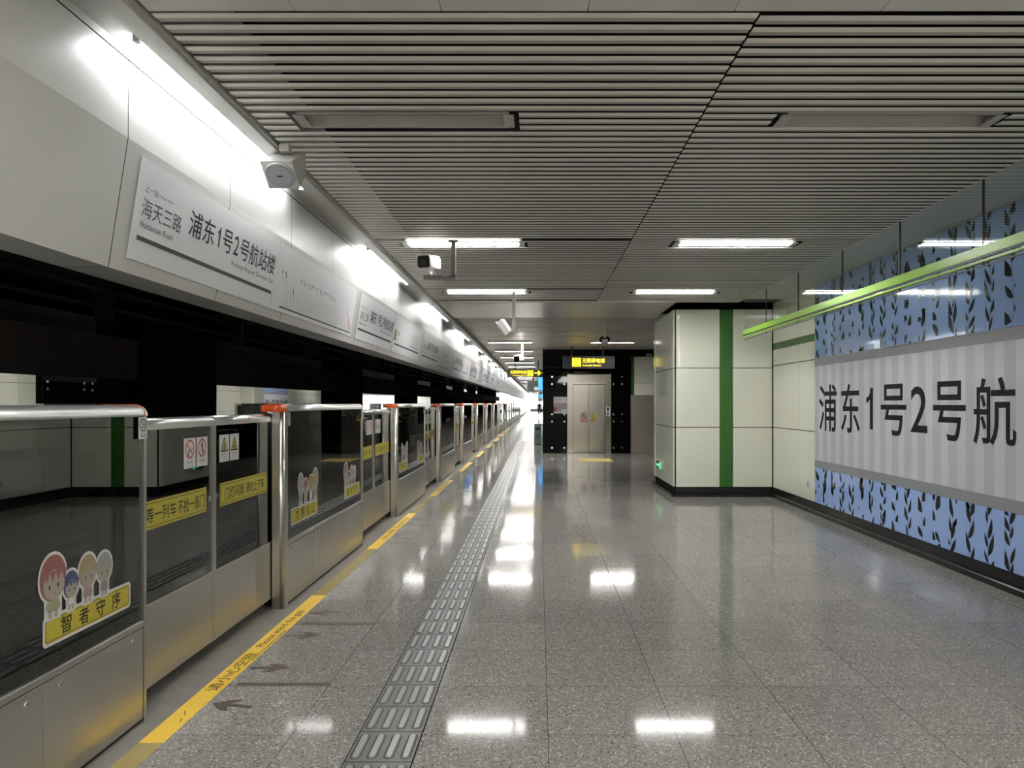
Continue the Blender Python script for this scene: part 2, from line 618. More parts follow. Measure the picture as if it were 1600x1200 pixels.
m.box(PX0 - 0.05, XW - 0.04, PY0 - 0.06, PY1 + 0.02, 0, 0.05, 'granite_black')
struct(m.build('baseboard_pillar', None, None, 0.006))

# --- ceiling: slats in two bays, a flush panel before them, metal bulkhead and flat panels beyond
LX0, LX1, RX0, RX1 = -1.63, 0.93, 0.942, 3.27
LAMPS_L, LAMPS_R = (-1.37, -0.17), (1.42, 2.64)
m = MB()
y = 3.12
k = 0
LROWS = [4.31, 7.66, 11.04]
gaps_left = (7.44, 10.72, 11.80)
while y < 12.05:
    for side, (a, b) in enumerate(((LX0, LX1), (RX0, RX1))):
        yy = y + (0.022 if side else 0)
        if side == 0 and any(abs(yy + 0.04 - g) < 0.05 for g in gaps_left):
            continue
        spans = [(a, b)]
        for ly in LROWS:
            if abs(yy + 0.03 - ly) < 0.11:
                la, lb = LAMPS_R if side else LAMPS_L
                spans = [(a, la - 0.06), (lb + 0.06, b)]
        for s0, s1 in spans:
            m.box(s0, s1, yy, yy + 0.036, ZC, ZC + 0.004, 'slat')
            m.box(s0, s1, yy + 0.036, yy + 0.078, ZC + 0.006, ZC + 0.010, 'slat_back')
    y += 0.0976
# flush panels nearer than the slats
for kx in range(8):
    xa = LX0 + kx * 0.6125
    m.box(xa + 0.002, min(xa + 0.6105, RX1), YB, 3.10, ZC + 0.0, ZC + 0.03, 'ceil_flat')
# metal bulkhead
m.box(LX0, 2.25, 12.08, 14.25, ZC + 0.002, ZC + 0.03, 'ceil_metal')
# flat panels with shadow gaps beyond
ZC2 = 3.29
y = 14.4
while y < YE:
    step = 1.1125 if y < 60 else 3.3375
    m.box(LX0, XW + 0.3, y + 0.03, y + step - 0.03, ZC2, ZC2 + 0.03, 'ceil_flat')
    y += step
# void above
m.box(-1.66, XW + 0.3, YB, YE, 3.72, 3.8, 'dark')
for q in range(21):
    m.box(RX1 + 0.02, XW + 0.019, YB + q * 1.17 + 0.002, min(YB + (q + 1) * 1.17 - 0.002, 12.05), 3.275, 3.30, 'ceil_flat')
m.box(RX1 + 0.002, RX1 + 0.004, YB, 12.1, ZC + 0.012, 3.7, 'dark')
m.box(-1.665, -1.645, YB, YE, ZC - 0.015, 3.7, 'slat_back')
struct(m.build('ceiling'))

# --- fascia over the screen doors: cove, upright panels, tilted sign face, soffit
XFA = -1.92
TILT = 0.154
ZT, ZB = EYE + 1.243, EYE + 0.638


def fx(z):
    return XFA - TILT * (ZT - z)


m = MB()
m.box(-1.765, -1.665, YB, YE, 3.195, 3.23, 'fascia')
m.box(-1.93, -1.7655, YB, YE, 3.238, 3.26, 'fascia')
m.box(-1.767, -1.765, YB, YE, 3.196, 3.24, 'fascia')
PITCH = 1.15
y0 = 3.47 - 14 * PITCH
while y0 < YE:
    a, b = y0 + 0.003, y0 + PITCH - 0.003
    for (xa, za), (xb, zb) in (((XFA, 3.237), (XFA, 3.197)), ((XFA, 3.190), (XFA, ZT)), ((XFA, ZT), (fx(ZB), ZB)), ((fx(ZB), ZB), (-2.233, ZB))):
        m.face([(xa, a, za), (xb, a, zb), (xb, b, zb), (xa, b, za)], 'fascia')
    y0 += PITCH
struct(m.build('platform_fascia'))
m = MB()
m.box(-2.5, -1.93, YB, YE, 3.262, 3.7, 'dark')
m.face([(-1.93, YB, 3.25), (-1.93, YE, 3.25), (-1.93, YE, ZT), (-1.93, YB, ZT)], 'dark')
m.face([(-1.93, YB, ZT), (-1.93, YE, ZT), (fx(ZB) - 0.012, YE, ZB + 0.01), (fx(ZB) - 0.012, YB, ZB + 0.01)], 'dark')
m.box(-2.26, -2.233, YB, YE, ZB, 3.3, 'dark')
struct(m.build('trim_1'))

# --- tunnel, centre row of columns with beams
m = MB()
m.box(-9.4, -2.36, YB, YE, -1.4, -1.2, 'tunnel')
struct(m.build('track_bed'))
m = MB()
m.box(-9.4, -2.5, YB, YE, 3.7, 3.9, 'tunnel')
struct(m.build('ceiling_tunnel'))
m = MB()
for k in range(-2, 10):
    yc = 10.4 + 10.75 * k
    if yc > 100:
        break
    m.box(-6.2, -5.6, yc, yc + 2.5, -1.2, 3.7, 'tunnel')
    m.box(-5.95, -5.62, yc + 2.5, yc + 10.75, 1.92, 2.47, 'lintel')
struct(m.build('wall_tunnel'))
m = MB()
for k in range(3):
    m.cyl((-5.3, -5, 2.75 + 0.22 * k), (-5.3, 60, 2.75 + 0.22 * k), 0.03, 'ink_grey', 8)
for k in range(14):
    m.box(-5.4, -5.2, -3 + 4 * k, -2.92 + 4 * k, 2.6, 3.5, 'ink_grey')
tag(m.build('cable_run'), 'dark cable pipes on brackets above the tracks', 'cables')
m = MB()
for xc in (-4.6, -3.2, -8.4, -7.0):
    m.box(xc - 0.035, xc + 0.035, YB, YE, -1.2, -1.04, 'pole_grey')
struct(m.build('track_rails'))

# --- opposite platform
XO = -9.4
m = MB()
m.box(-16.2, XO, YB, 120, -0.3, 0, 'floor')
struct(m.build('floor_opposite'))
m = MB()
m.box(-16.2, XO + 0.1, YB, 120, 3.25, 3.4, 'ceil_flat')
m.box(XO - 0.1, XO + 0.1, YB, 120, 2.6, 3.25, 'fascia')
struct(m.build('ceiling_opposite'))
m = MB()
m.box(-16.3, -16.02, YB, 120, 0, 3.4, 'dark')
ys = [-12 + 1.2 * k for k in range(30)]
for a, b in ((YB, 23.6), (31, 41.4), (47.4, 120)):
    q = a
    while q < b - 0.05:
        e = min(q + 1.2, b)
        for z0, z1 in ((0.165, 1.17), (1.182, 2.209), (2.221, 2.482), (2.592, 3.2)):
            m.box(-16.02, -16.0, q + 0.004, e - 0.004, z0, z1, 'enamel')
        m.box(-16.02, -16.0, q, e, 2.488, 2.586, 'green')
        q = e
m.box(-16.02, -15.3, 39.9, 41.35, 0, 3.2, 'enamel')
struct(m.build('wall_opposite'))

# --- ends of the hall
m = MB()
m.box(-2.4, XW + 0.3, YE, YE + 0.2, 0, 4, 'enamel')
m.box(-9.4, -2.4, YE, YE + 0.2, -1.2, 4, 'enamel')
struct(m.build('wall_far'))
m = MB()
m.box(-16.3, XW + 0.3, YB - 0.2, YB, -1.2, 4, 'slat_back')
struct(m.build('wall_back'))

# ================================================================ PLATFORM SCREEN DOORS
PER = 4.585
Y0 = 3.72


def rail_profile(d, z0, z1, r):
    """cross-section in (x, z), rounded at the platform side"""
    p = [(-d, z0), (0, z0), (0, z1 - r)]
    for k in range(1, 7):
        t = math.radians(90 * k / 6)
        p.append((-r + r * math.cos(t), z1 - r + r * math.sin(t)))
    p.append((-d, z1))
    return p


def number_card(parent, x, y0, y1, z0, z1, text):
    m = MB()
    m.box(x, x + 0.0015, y0, y1, z0, z1, 'white')
    o = m.build('number_card', parent)
    o['label'] = 'small white number card'
    g = MB()
    F = Flat(g, (x + 0.0015, y0, z0), UY, VZ)
    W, H = y1 - y0, z1 - z0
    F.ring(W / 2, H * 0.64, H * 0.25, H * 0.295, 'ink')
    if text:
        write(g, '28', F.P(W / 2 - H * 0.16, H * 0.50, 0.0004), UY, VZ, H * 0.32, H * 0.28, 'ink_grey', 0.0, 0.0006)
        write(g, '6-3', F.P(W / 2 - H * 0.18, H * 0.08, 0.0004), UY, VZ, H * 0.36, H * 0.17, 'ink_grey', 0.0, 0.0006)
    g.build('number_print', o)
    return o


def plate_sticker(parent, x, y0, y1, z0, z1, text, kids):
    """yellow plate with white rim, black line, four characters and the cut-out children above it"""
    m = MB()
    W, H = y1 - y0, z1 - z0
    F = Flat(m, (x, y0, z0), UY, VZ)
    F.rrect(-0.012, -0.012, W + 0.012, H + 0.012, 0.02, 'white', 0.0006)
    F.rrect(0, 0, W, H, 0.014, 'sticker_yellow', 0.0010)
    F.rrect(0.006, 0.006, W - 0.006, H - 0.006, 0.011, 'ink', 0.0012)
    F.rrect(0.0085, 0.0085, W - 0.0085, H - 0.0085, 0.010, 'sticker_yellow', 0.0014)
    o = m.build('sticker', parent)
    o['label'] = 'yellow courtesy sticker with cut-out children'
    g = MB()
    n = len(text)
    cw = H * 0.74
    for i, ch in enumerate(text):
        a = W * (0.16 + 0.80 * i / n)
        write(g, ch, F.P(a, H * 0.14, 0.0014), UY, VZ, cw * 0.95, cw, 'ink', 0.008, 0.0006)
    g.build('lettering', o)
    d = MB()
    D = Flat(d, (x, y0, z1), UY, VZ)
    for (cx, h, r, hair, cloth, tall) in kids:
        cx *= W
        hy = h - r * 1.05          # head centre height above the plate
        D.ell(cx, hy, r * 0.92 + 0.010, r * 1.08 + 0.010, 'white', 0.0016)
        D.rrect(cx - r * 0.62, -0.008, cx + r * 0.62, hy, 0.012, 'white', 0.0016)
        D.ell(cx, hy, r * 0.92, r * 1.05, hair, 0.0020)
        D.ell(cx + r * 0.08, hy - r * 0.32, r * 0.74, r * 0.68, 'skin_print', 0.0024)
        for q in range(4):         # fringe
            a = cx - r * 0.62 + q * r * 0.4
            D.poly([(a, hy + r * 0.30), (a + r * 0.18, hy - r * 0.18 - 0.004 * (q % 2)), (a + r * 0.42, hy + r * 0.30)], hair, 0.0028)
        for e in (-0.26, 0.34):
            D.ell(cx + e * r, hy - r * 0.38, r * 0.055, r * 0.12, 'ink', 0.0030, 10)
        D.rect(cx, hy - r * 0.72, cx + r * 0.16, hy - r * 0.69, 'hair_red', 0.0030)
        nb = hy - r * 0.98
        D.poly([(cx - r * 0.42, nb * 0.40), (cx + r * 0.42, nb * 0.40), (cx + r * 0.30, nb), (cx - r * 0.30, nb)], cloth, 0.0022)
        for e in (-1, 1):          # arms and legs
            D.line(cx + e * r * 0.34, nb * 0.95, cx + e * r * 0.50, nb * 0.50, r * 0.14, 'skin_print', 0.0021)
            D.rect(cx + e * r * 0.20 - r * 0.12, 0, cx + e * r * 0.20 + r * 0.12, nb * 0.40, 'skin_print', 0.0021)
        D.line(cx - r * 0.42, nb * 0.40, cx + r * 0.42, nb * 0.40, 0.002, 'ink_grey', 0.0026)
    d.build('children_drawing', o)
    return o


KIDS_A = [(0.08, 0.255, 0.090, 'hair_red', 'cloth_green', 1), (0.27, 0.165, 0.056, 'hair_blue', 'white', 0),
          (0.46, 0.210, 0.070, 'hair_blond', 'cloth_pink', 1), (0.66, 0.195, 0.064, 'hair_grey', 'cloth_grey', 1)]
KIDS_B = [(0.34, 0.27, 0.075, 'hair_grey', 'cloth_grey', 1), (0.53, 0.22, 0.068, 'hair_red', 'cloth_green', 1),
          (0.74, 0.235, 0.07, 'hair_amber', 'white', 0), (0.92, 0.28, 0.085, 'hair_blond', 'cloth_grey', 1)]


def make_panel(stickers, text, label):
    """fixed screen panel; x = 0 is the platform face, y runs 0..LEN along the platform"""
    LEN = 2.60
    t = thing('screen_panel', label, 'platform screen', (XF, 0, 0), 0, 'fixed platform screen panels')
    m = MB()
    m.prism(rail_profile(0.22, 1.521, 1.577, 0.045), 'y', 0.10, LEN - 0.035, 'rail', True)
    m.build('top_rail', t)
    # orange lamp cap at the near end: a dome sloping down to the door
    m = MB()
    pr = rail_profile(0.15, 1.519, 1.580, 0.048)
    n = len(pr)
    cx, cz = -0.075, 1.519
    rings = []
    for yy, s in ((0.10, 1.0), (0.04, 0.98), (-0.01, 0.90), (-0.035, 0.70), (-0.05, 0.35)):
        rings.append([(cx + (p[0] - cx) * (0.55 + 0.45 * s) + (-0.02 if s < 0.9 else 0), yy, cz + (p[1] - cz) * s) for p in pr])
    for a, b in zip(rings[:-1], rings[1:]):
        for i in range(n):
            j = (i + 1) % n
            m.face([a[i], a[j], b[j], b[i]], 'orange', True)
    m.face(rings[-1], 'orange')
    o = m.build('lamp_cap', t)
    o['label'] = 'orange lamp cap on the rail end'
    m = MB()
    m.prism(rail_profile(0.225, 1.519, 1.579, 0.047), 'y', LEN - 0.035, LEN - 0.022, 'orange', True)
    m.prism(rail_profile(0.22, 1.521, 1.574, 0.05), 'y', LEN - 0.022, LEN, 'rail', True)
    m.build('rail_end', t)
    # posts
    pr = [(-0.09, 0), (-0.03, 0)]
    for k in range(1, 7):
        a = math.radians(-90 + 90 * k / 6)
        pr.append((-0.03 + 0.03 * math.cos(a), 0.03 + 0.03 * math.sin(a)))
    pr += [(0, 0.10), (-0.09, 0.10)]
    m = MB()
    m.prism(pr, 'z', 0.0, 1.519, 'steel', True)
    m.build('post', t)
    m = MB()
    m.prism([(-0.09, LEN - 0.035), (0, LEN - 0.035), (0, LEN - 0.012), (-0.012, LEN), (-0.09, LEN)], 'z', 0.0, 1.519, 'steel')
    m.build('post', t)
    # glass with black printed border
    boxobj('glass', t, -0.022, -0.012, 0.10, LEN - 0.035, 0.505, 1.521, 'glass')
    m = MB()
    for a, b, c, d in ((0.10, 0.16, 0.505, 1.521), (LEN - 0.165, LEN - 0.035, 0.505, 1.521), (0.16, LEN - 0.165, 0.505, 0.585), (0.16, LEN - 0.165, 1.50, 1.521)):
        m.box(-0.030, -0.024, a, b, c, d, 'frit')
    m.build('glass_border', t)
    boxobj('back_panel', t, -0.215, -0.205, 0.0, LEN, 0.02, 0.50, 'frit')
    # steel below
    boxobj('ledge', t, -0.09, 0.0, 0.101, LEN - 0.0355, 0.476, 0.505, 'steel', 0.003)
    seams = [0.101, 0.84, 1.82, LEN - 0.0355]
    for a, b in zip(seams[:-1], seams[1:]):
        p = boxobj('kick_panel', t, -0.03, -0.0015, a + 0.002, b - 0.002, 0.022, 0.472, 'steel', 0.003)
        for ya in (a + 0.10, b - 0.10):
            s = MB()
            s.cyl((-0.003, ya, 0.43), (0.0015, ya, 0.43), 0.012, 'screw', 14)
            s.cyl((0.0014, ya, 0.43), (0.0018, ya, 0.43), 0.0045, 'rubber', 10)
            s.build('screw', p)
    boxobj('toe_shade', t, -0.19, -0.02, 0.101, LEN - 0.0355, 0.0, 0.022, 'rubber')  # black strip stands in for the shadow under the panel
    number_card(t, 0.0005, LEN - 0.088, LEN - 0.010, 1.408, 1.516, text)
    number_card(t, -0.0115, 0.112, 0.185, 1.405, 1.513, text)
    if stickers:
        plate_sticker(t, -0.0115, LEN - 0.76, LEN - 0.15, 0.615, 0.715, '智者守序', KIDS_A)
        plate_sticker(t, -0.0115, 0.21, 0.90, 0.618, 0.728, '文明礼让', KIDS_B)
    return t


def make_leaf(side, label):
    """sliding door leaf; side 0 closes towards +y, side 1 towards -y"""
    LEN = 1.06
    t = thing('sliding_door', label, 'platform door', (-2.055, 0, 0), 0, 'sliding platform doors')
    e0, e1 = (0.0, LEN) if side == 0 else (-LEN, 0.0)     # along y; meeting edge is at LEN / -LEN
    m = MB()
    m.prism(rail_profile(0.07, 1.443, 1.505, 0.035), 'y', e0, e1 - 0.002, 'rail', True)
    m.build('top_rail', t)
    edge = LEN if side == 0 else -LEN
    sg = -1 if side == 0 else 1
    m = MB()
    m.box(-0.05, 0.0, edge, edge + sg * 0.022, 0.08, 1.443, 'steel')
    m.build('stile', t)
    boxobj('rubber_seal', t, -0.045, -0.006, edge - sg * 0.002, edge, 0.09, 1.50, 'rubber')
    a, b = sorted((edge + sg * 0.022, e0 if side == 0 else e1))
    boxobj('glass', t, -0.022, -0.012, a, b, 0.518, 1.443, 'glass')
    m = MB()
    q = edge + sg * 0.022
    m.box(-0.030, -0.024, q, q + sg * 0.075, 0.518, 1.443, 'frit')
    far = (e0 + 0.005) if side == 0 else (e1 - 0.005)
    m.box(-0.030, -0.024, far, far - sg * (0.14 if side == 0 else 0.22), 0.518, 1.443, 'frit')
    m.box(-0.030, -0.0245, a + 0.01, b - 0.01, 0.518, 0.585, 'frit')
    m.box(-0.030, -0.0245, a + 0.01, b - 0.01, 1.41, 1.443, 'frit')
    m.build('glass_border', t)
    boxobj('kick_panel', t, -0.05, -0.002, a, b, 0.08, 0.518, 'steel', 0.003)
    s = MB()
    yl = edge + sg * 0.045
    s.cyl((-0.013, yl, 0.985), (-0.006, yl, 0.985), 0.016, 'screw', 14)
    s.cyl((-0.006, yl, 0.985), (-0.0055, yl, 0.985), 0.007, 'rubber', 10)
    s.build('door_lock', t)
    X = -0.0115
    # yellow band
    ys, ye = (LEN - 0.93, LEN - 0.09) if side == 0 else (-LEN + 0.10, -LEN + 0.945)
    m = MB()
    F = Flat(m, (X, ys, 0.912), UY, VZ)
    W, H = ye - ys, 0.152
    F.rrect(0, 0, W, H, 0.008, 'sticker_yellow', 0.0006)
    F.rrect(0.012, 0.012, W - 0.012, H - 0.012, 0.008, 'ink', 0.0009)
    F.rrect(0.0155, 0.0155, W - 0.0155, H - 0.0155, 0.007, 'sticker_yellow', 0.0012)
    st = m.build('notice_band', t)
    st['label'] = 'yellow notice band across the glass'
    g = MB()
    if side == 0:
        write(g, '等一列车', F.P(0.13, 0.034, 0.001), UY, VZ, 0.325, 0.082, 'ink', 0.004, 0.0008)
        write(g, '不抢一扇门', F.P(0.475, 0.034, 0.001), UY, VZ, 0.335, 0.082, 'ink', 0.004, 0.0008)
    else:
        write(g, '门灯闪烁', F.P(0.075, 0.036, 0.001), UY, VZ, 0.325, 0.078, 'ink', 0.004, 0.0008)
        write(g, '请勿上下车', F.P(0.43, 0.036, 0.001), UY, VZ, 0.345, 0.078, 'ink', 0.004, 0.0008)
    g.build('lettering', st)
    # two warning cards
    ya = LEN - 0.385 if side == 0 else -LEN + 0.095
    for i in range(2):
        m = MB()
        y0 = ya + i * 0.162
        F = Flat(m, (X, y0, 1.20), UY, VZ)
        F.rect(0, 0, 0.15, 0.178, 'white', 0.0008)
        c = m.build('warning_card', t)
        c['label'] = ['white prohibition card', 'white hazard card'][side]
        g = MB()
        G = Flat(g, (X, y0, 1.20), UY, VZ)
        if side == 0:
            if i == 0:
                G.line(0.052, 0.072, 0.068, 0.11, 0.012, 'ink_grey', 0.0010)
                G.line(0.074, 0.10, 0.098, 0.128, 0.004, 'ink_grey', 0.0010)
                G.line(0.085, 0.09, 0.112, 0.116, 0.004, 'ink_grey', 0.0010)
            else:
                G.ell(0.078, 0.142, 0.008, 0.008, 'ink', 0.0010, 12)
                G.rect(0.070, 0.104, 0.086, 0.134, 'ink', 0.0010)
                G.line(0.075, 0.104, 0.066, 0.074, 0.007, 'ink', 0.0010)
                G.line(0.081, 0.104, 0.088, 0.074, 0.007, 'ink', 0.0010)
            G.ring(0.075, 0.112, 0.046, 0.056, 'red', 0.0012)
            G.line(0.041, 0.146, 0.109, 0.078, 0.008, 'red', 0.0014)
            write(g, ['禁止倚靠', '禁止翻越'][i], G.P(0.040, 0.026, 0.0008), UY, VZ, 0.07, 0.018, 'ink_grey', 0, 0.0004)
            G.rect(0.045, 0.012, 0.105, 0.015, 'ink_pale', 0.0012)
        else:
            G.poly([(0.018, 0.066), (0.132, 0.066), (0.075, 0.168)], 'ink', 0.0010)
            G.poly([(0.033, 0.076), (0.117, 0.076), (0.075, 0.150)], 'sticker_yellow', 0.0012)
            if i == 0:
                G.line(0.075, 0.08, 0.075, 0.122, 0.012, 'ink', 0.0014)
                G.line(0.066, 0.082, 0.060, 0.10, 0.007, 'ink', 0.0014)
            else:
                G.line(0.055, 0.082, 0.08, 0.116, 0.012, 'ink', 0.0014)
                G.line(0.076, 0.096, 0.10, 0.09, 0.009, 'ink', 0.0014)
                G.ell(0.086, 0.124, 0.007, 0.007, 'ink', 0.0014, 10)
            write(g, ['当心夹手', '当心缝隙'][i], G.P(0.037, 0.040, 0.0008), UY, VZ, 0.076, 0.018, 'ink_grey', 0, 0.0004)
            G.rect(0.04, 0.024, 0.11, 0.027, 'ink_pale', 0.0012)
            G.rect(0.05, 0.014, 0.10, 0.017, 'ink_pale', 0.0012)
        g.build('pictogram', c)
    return t


NP = 18
pa = make_panel(True, True, 'nearest steel and tinted glass screen panel, four children drawn above a yellow plate')
pa.location.y = Y0 - 2.60
pb = dup(pa, (XF, Y0 - 2.60 + PER, 0), 'second steel and tinted glass screen panel, with two yellow children stickers and orange cap')
pc = make_panel(True, False, 'third steel and tinted glass screen panel, its two stickers seen at a slant')
pc.location.y = Y0 - 2.60 + 2 * PER
pp = None
for k in range(3, NP):
    lab = '%s steel and tinted glass screen panel from the camera, in the receding row' % ORD[k]
    if pp is None:
        pp = make_panel(False, False, lab)
        pp.location.y = Y0 - 2.60 + k * PER
    else:
        dup(pp, (XF, Y0 - 2.60 + k * PER, 0), lab)
la = make_leaf(0, 'nearest sliding glass door leaf, yellow band and two red prohibition cards, beside the nearest panel')
la.location.y = Y0 - 0.0765
lb = make_leaf(1, 'sliding glass door leaf with two triangle hazard cards, meeting the nearest leaf')
lb.location.y = Y0 + PER - 2.60 + 0.0615
for k in range(1, NP - 1):
    nm = ORD[k]
    dup(la, (-2.055, Y0 - 0.0765 + k * PER, 0), '%s doorway, its nearer sliding leaf, with a yellow notice band' % nm)
    dup(lb, (-2.055, Y0 + PER - 2.60 + 0.0615 + k * PER, 0), '%s doorway, its farther sliding leaf, with a yellow notice band' % nm)

# the doors of the opposite platform, seen as a low line under the beams
for k in range(3, 11):
    yb = k * PER
    dup(pp, (XO, yb + 2.6, 0), 'screen panel of the opposite platform beyond the tracks, %s along' % ORD[k - 3], 'opposite screen panels', math.pi)

# ================================================================ THE FLOOR'S MARKINGS
m = MB()
TX0 = -0.857
for k in range(-3, 93):
    ya = 3.266 + 0.300 * k - 0.0
    m.box(TX0 + 0.002, TX0 + 0.298, ya + 0.003, ya + 0.297, -0.002, 0.004, 'tactile')
    for q in range(4):
        xb = TX0 + 0.0375 + q * 0.075
        a, b = ya + 0.03, ya + 0.27
        ol = []
        for cy, t0 in ((b - 0.018, 0), (a + 0.018, 180)):
            for s in range(5):
                t = math.radians(t0 + 45 * s)
                ol.append((xb + 0.0245 * math.cos(t), cy + 0.0245 * math.sin(t), 0.0043))
        m.raw(ol, [list(range(len(ol)))], 'rubber')
        lo = []
        for r, zz in ((0.018, 0.004), (0.012, 0.0095)):
            ring = []
            for cy, t0 in ((b - 0.018, 0), (a + 0.018, 180)):
                for s in range(5):
                    t = math.radians(t0 + 45 * s)
                    ring.append((xb + r * math.cos(t), cy + r * math.sin(t), zz))
            lo.append(ring)
        n = len(lo[0])
        vs = lo[0] + lo[1]
        m.raw(vs, [[i, (i + 1) % n, n + (i + 1) % n, n + i] for i in range(n)] + [[n + i for i in range(n)]], 'tactile_bar')
m.box(TX0, TX0 + 0.30, 2.3, 31.1, -0.003, 0.0008, 'dark')
for xx in (TX0 - 0.004, TX0 + 0.298):
    m.box(xx, xx + 0.006, 2.3, 31.1, -0.001, 0.0012, 'dark')
tag(m.build('tactile_paving'), 'long grey tactile guide strip with raised bars along the platform floor', 'tactile paving')

YL = 2.655
for k in range(10):
    ya = 3.456 + PER * k
    t = thing('safety_strip', ('%s bright yellow safety strip along the platform edge' % ORD[k]) + (', lettering on it clearly read' if k == 0 else ' in front of a doorway'),
              'floor strip', (-1.806, ya, 0), 0, 'yellow safety strips')
    boxobj('film', t, -0.058, 0.058, 0, YL, 0.0003, 0.0016, 'yellow')
    if k < 3:
        g = MB()
        write(g, '请小心空隙', (0.036, 0.62, 0.0016), UY, (-1, 0, 0), 0.62, 0.075, 'ink', 0.0, 0.0006)
        write(g, 'Please mind the gap.', (0.036, 1.36, 0.0016), UY, (-1, 0, 0), 0.86, 0.068, 'ink', 0.0, 0.0006)
        F = Flat(g, (0.036, 0, 0.0016), UY, (-1, 0, 0))
        F.rect(1.10, -0.010, 1.72, -0.004, 'ink', 0.0006)
        F.line(0.30, 0.02, 0.36, 0.05, 0.004, 'ink_grey', 0.0004)
        F.line(0.22, 0.01, 0.27, 0.02, 0.005, 'ink_grey', 0.0004)
        g.build('lettering', t)
    o = boxobj('worn_strip', None, -1.864, -1.748, ya + YL + 0.004, ya + PER - 0.004, 0.0003, 0.0014, 'worn_yellow')
    tag(o, '%s dull worn yellow strip continuing the bright one along the edge' % ORD[k + 1 if k + 1 < 20 else 19], 'floor strip', 'worn edge strips')
tag(boxobj('worn_strip', None, -1.864, -1.748, 1.0, 3.452, 0.0003, 0.0014, 'worn_yellow'),
    'nearest dull worn yellow strip, beside the nearest screen panel', 'floor strip', 'worn edge strips')


def arrow_pts(s=1.0):
    """pointing along +x"""
    return [(-0.14, -0.022), (0.02, -0.022), (-0.03, -0.085), (0.03, -0.085), (0.14, 0.0), (0.03, 0.085), (-0.03, 0.085), (0.02, 0.022), (-0.14, 0.022)]


for k in range(4):
    yc = 4.75 + PER * k
    for s, nm in ((-0.57, 'nearer'), (0.57, 'farther')):
        o = boxobj('queue_line', None, -1.70, -1.17, yc + s - 0.022, yc + s + 0.022, 0.0002, 0.0010, 'brown')
        tag(o, '%s brown queue line in front of the %s doorway' % (nm, ORD[k]), 'floor marking', 'brown queue lines')
    for s, out, nm in ((-0.86, 0, 'nearest arrow pointing to the door'), (-0.31, 1, 'near arrow pointing away'), (0.31, 1, 'far arrow pointing away'), (0.86, 0, 'farthest arrow pointing to the door')):
        m = MB()
        ang = 0.0
        if not out:
            ang = math.pi + math.radians(-12 if s < 0 else 12)
        ca, sa = math.cos(ang), math.sin(ang)
        pts = [(-1.61 + 0.82 * (p[0] * ca - p[1] * sa), yc + s + 0.82 * (p[0] * sa + p[1] * ca)) for p in arrow_pts()]
        m.prism(pts, 'z', 0.0002, 0.0010, 'brown')
        tag(m.build('floor_arrow'), 'brown floor %s, %s doorway' % (nm, ORD[k]), 'floor arrow', 'brown floor arrows')

# ================================================================ LAMPS
TUBE_R = 0.016


def ceiling_lamp(label, x0, x1, y, z, on=True, half=0.079, key='tube'):
    t = thing('ceiling_lamp', label, 'lamp', ((x0 + x1) / 2, y, z), 0, 'ceiling strip lamps')
    h = (x1 - x0) / 2
    m = MB()
    tr = 'tray' if on else 'tray_off'
    d = 0.055
    b, c = 0.085, 0.055
    m.face([(-h, -c, d), (h, -c, d), (h, c, d), (-h, c, d)], tr)
    m.face([(-h, -b, 0), (h, -b, 0), (h, -c, d), (-h, -c, d)], tr)
    m.face([(-h, b, 0), (-h, c, d), (h, c, d), (h, b, 0)], tr)
    for s in (-1, 1):
        m.face([(s * h, -b, 0), (s * h, b, 0), (s * h, c, d), (s * h, -c, d)], tr)
        m.box(s * h - 0.03, s * h + 0.03, -b - 0.008, b + 0.008, -0.003, 0.002, tr)
    for s in (-1, 1):
        m.box(-h, h, s * b, s * (b + 0.035), 0.0045, 0.0075, tr)
    m.build('tray', t)
    if on:
        m = MB()
        m.box(-h + 0.03, h - 0.03, -half, half, 0.006, 0.03, key)
        m.build('diffuser', t)
        for s in (-1, 1):
            boxobj('lamp_holder', t, s * (h - 0.03), s * h, -0.02, 0.02, 0.0, 0.05, 'white')
    else:
        for s in (-0.6, 0.6):
            boxobj('clip', t, s * h - 0.02, s * h + 0.02, -0.006, 0.006, 0.05, 0.054, 'rubber')
    return t


ceiling_lamp('unlit strip lamp tray in the slatted ceiling, over the tactile strip', *LAMPS_L, 4.31, ZC, False)
ceiling_lamp('unlit strip lamp tray in the slatted ceiling, towards the mural wall', *LAMPS_R, 4.31, ZC, False)
lamp = ceiling_lamp('nearest lit strip lamp in the ceiling, behind the camera on a bent bracket', *LAMPS_L, 7.66, ZC)
cl, cr = sum(LAMPS_L) / 2, sum(LAMPS_R) / 2
dup(lamp, (cr, 7.66, ZC), 'nearest lit strip lamp in the ceiling on the mural side')
dup(lamp, (cl, 11.04, ZC), 'second lit strip lamp over the tactile strip, just before the metal ceiling band')
dup(lamp, (cr, 11.04, ZC), 'second lit strip lamp on the mural side, in front of the pillar')
ZL = ZC2 - 0.056
slim = ceiling_lamp('lit strip lamp in the ceiling in front of the lift, behind a camera', *LAMPS_R, 20.3, ZL, True, 0.03, 'tube_far')
yy = 20.3
k = 0
while yy < 140:
    if k < 9:
        lab = '%s lit strip lamp beyond the metal ceiling band, over the tactile strip' % ORD[k]
    else:
        lab = 'distant lit strip lamp in the far ceiling near the bright end'
    dup(slim, (cl, yy, ZL), lab, None if k < 9 else 'distant ceiling strip lamps')
    yy += 3.36 if k < 9 else 6.7
    k += 1
behind = None
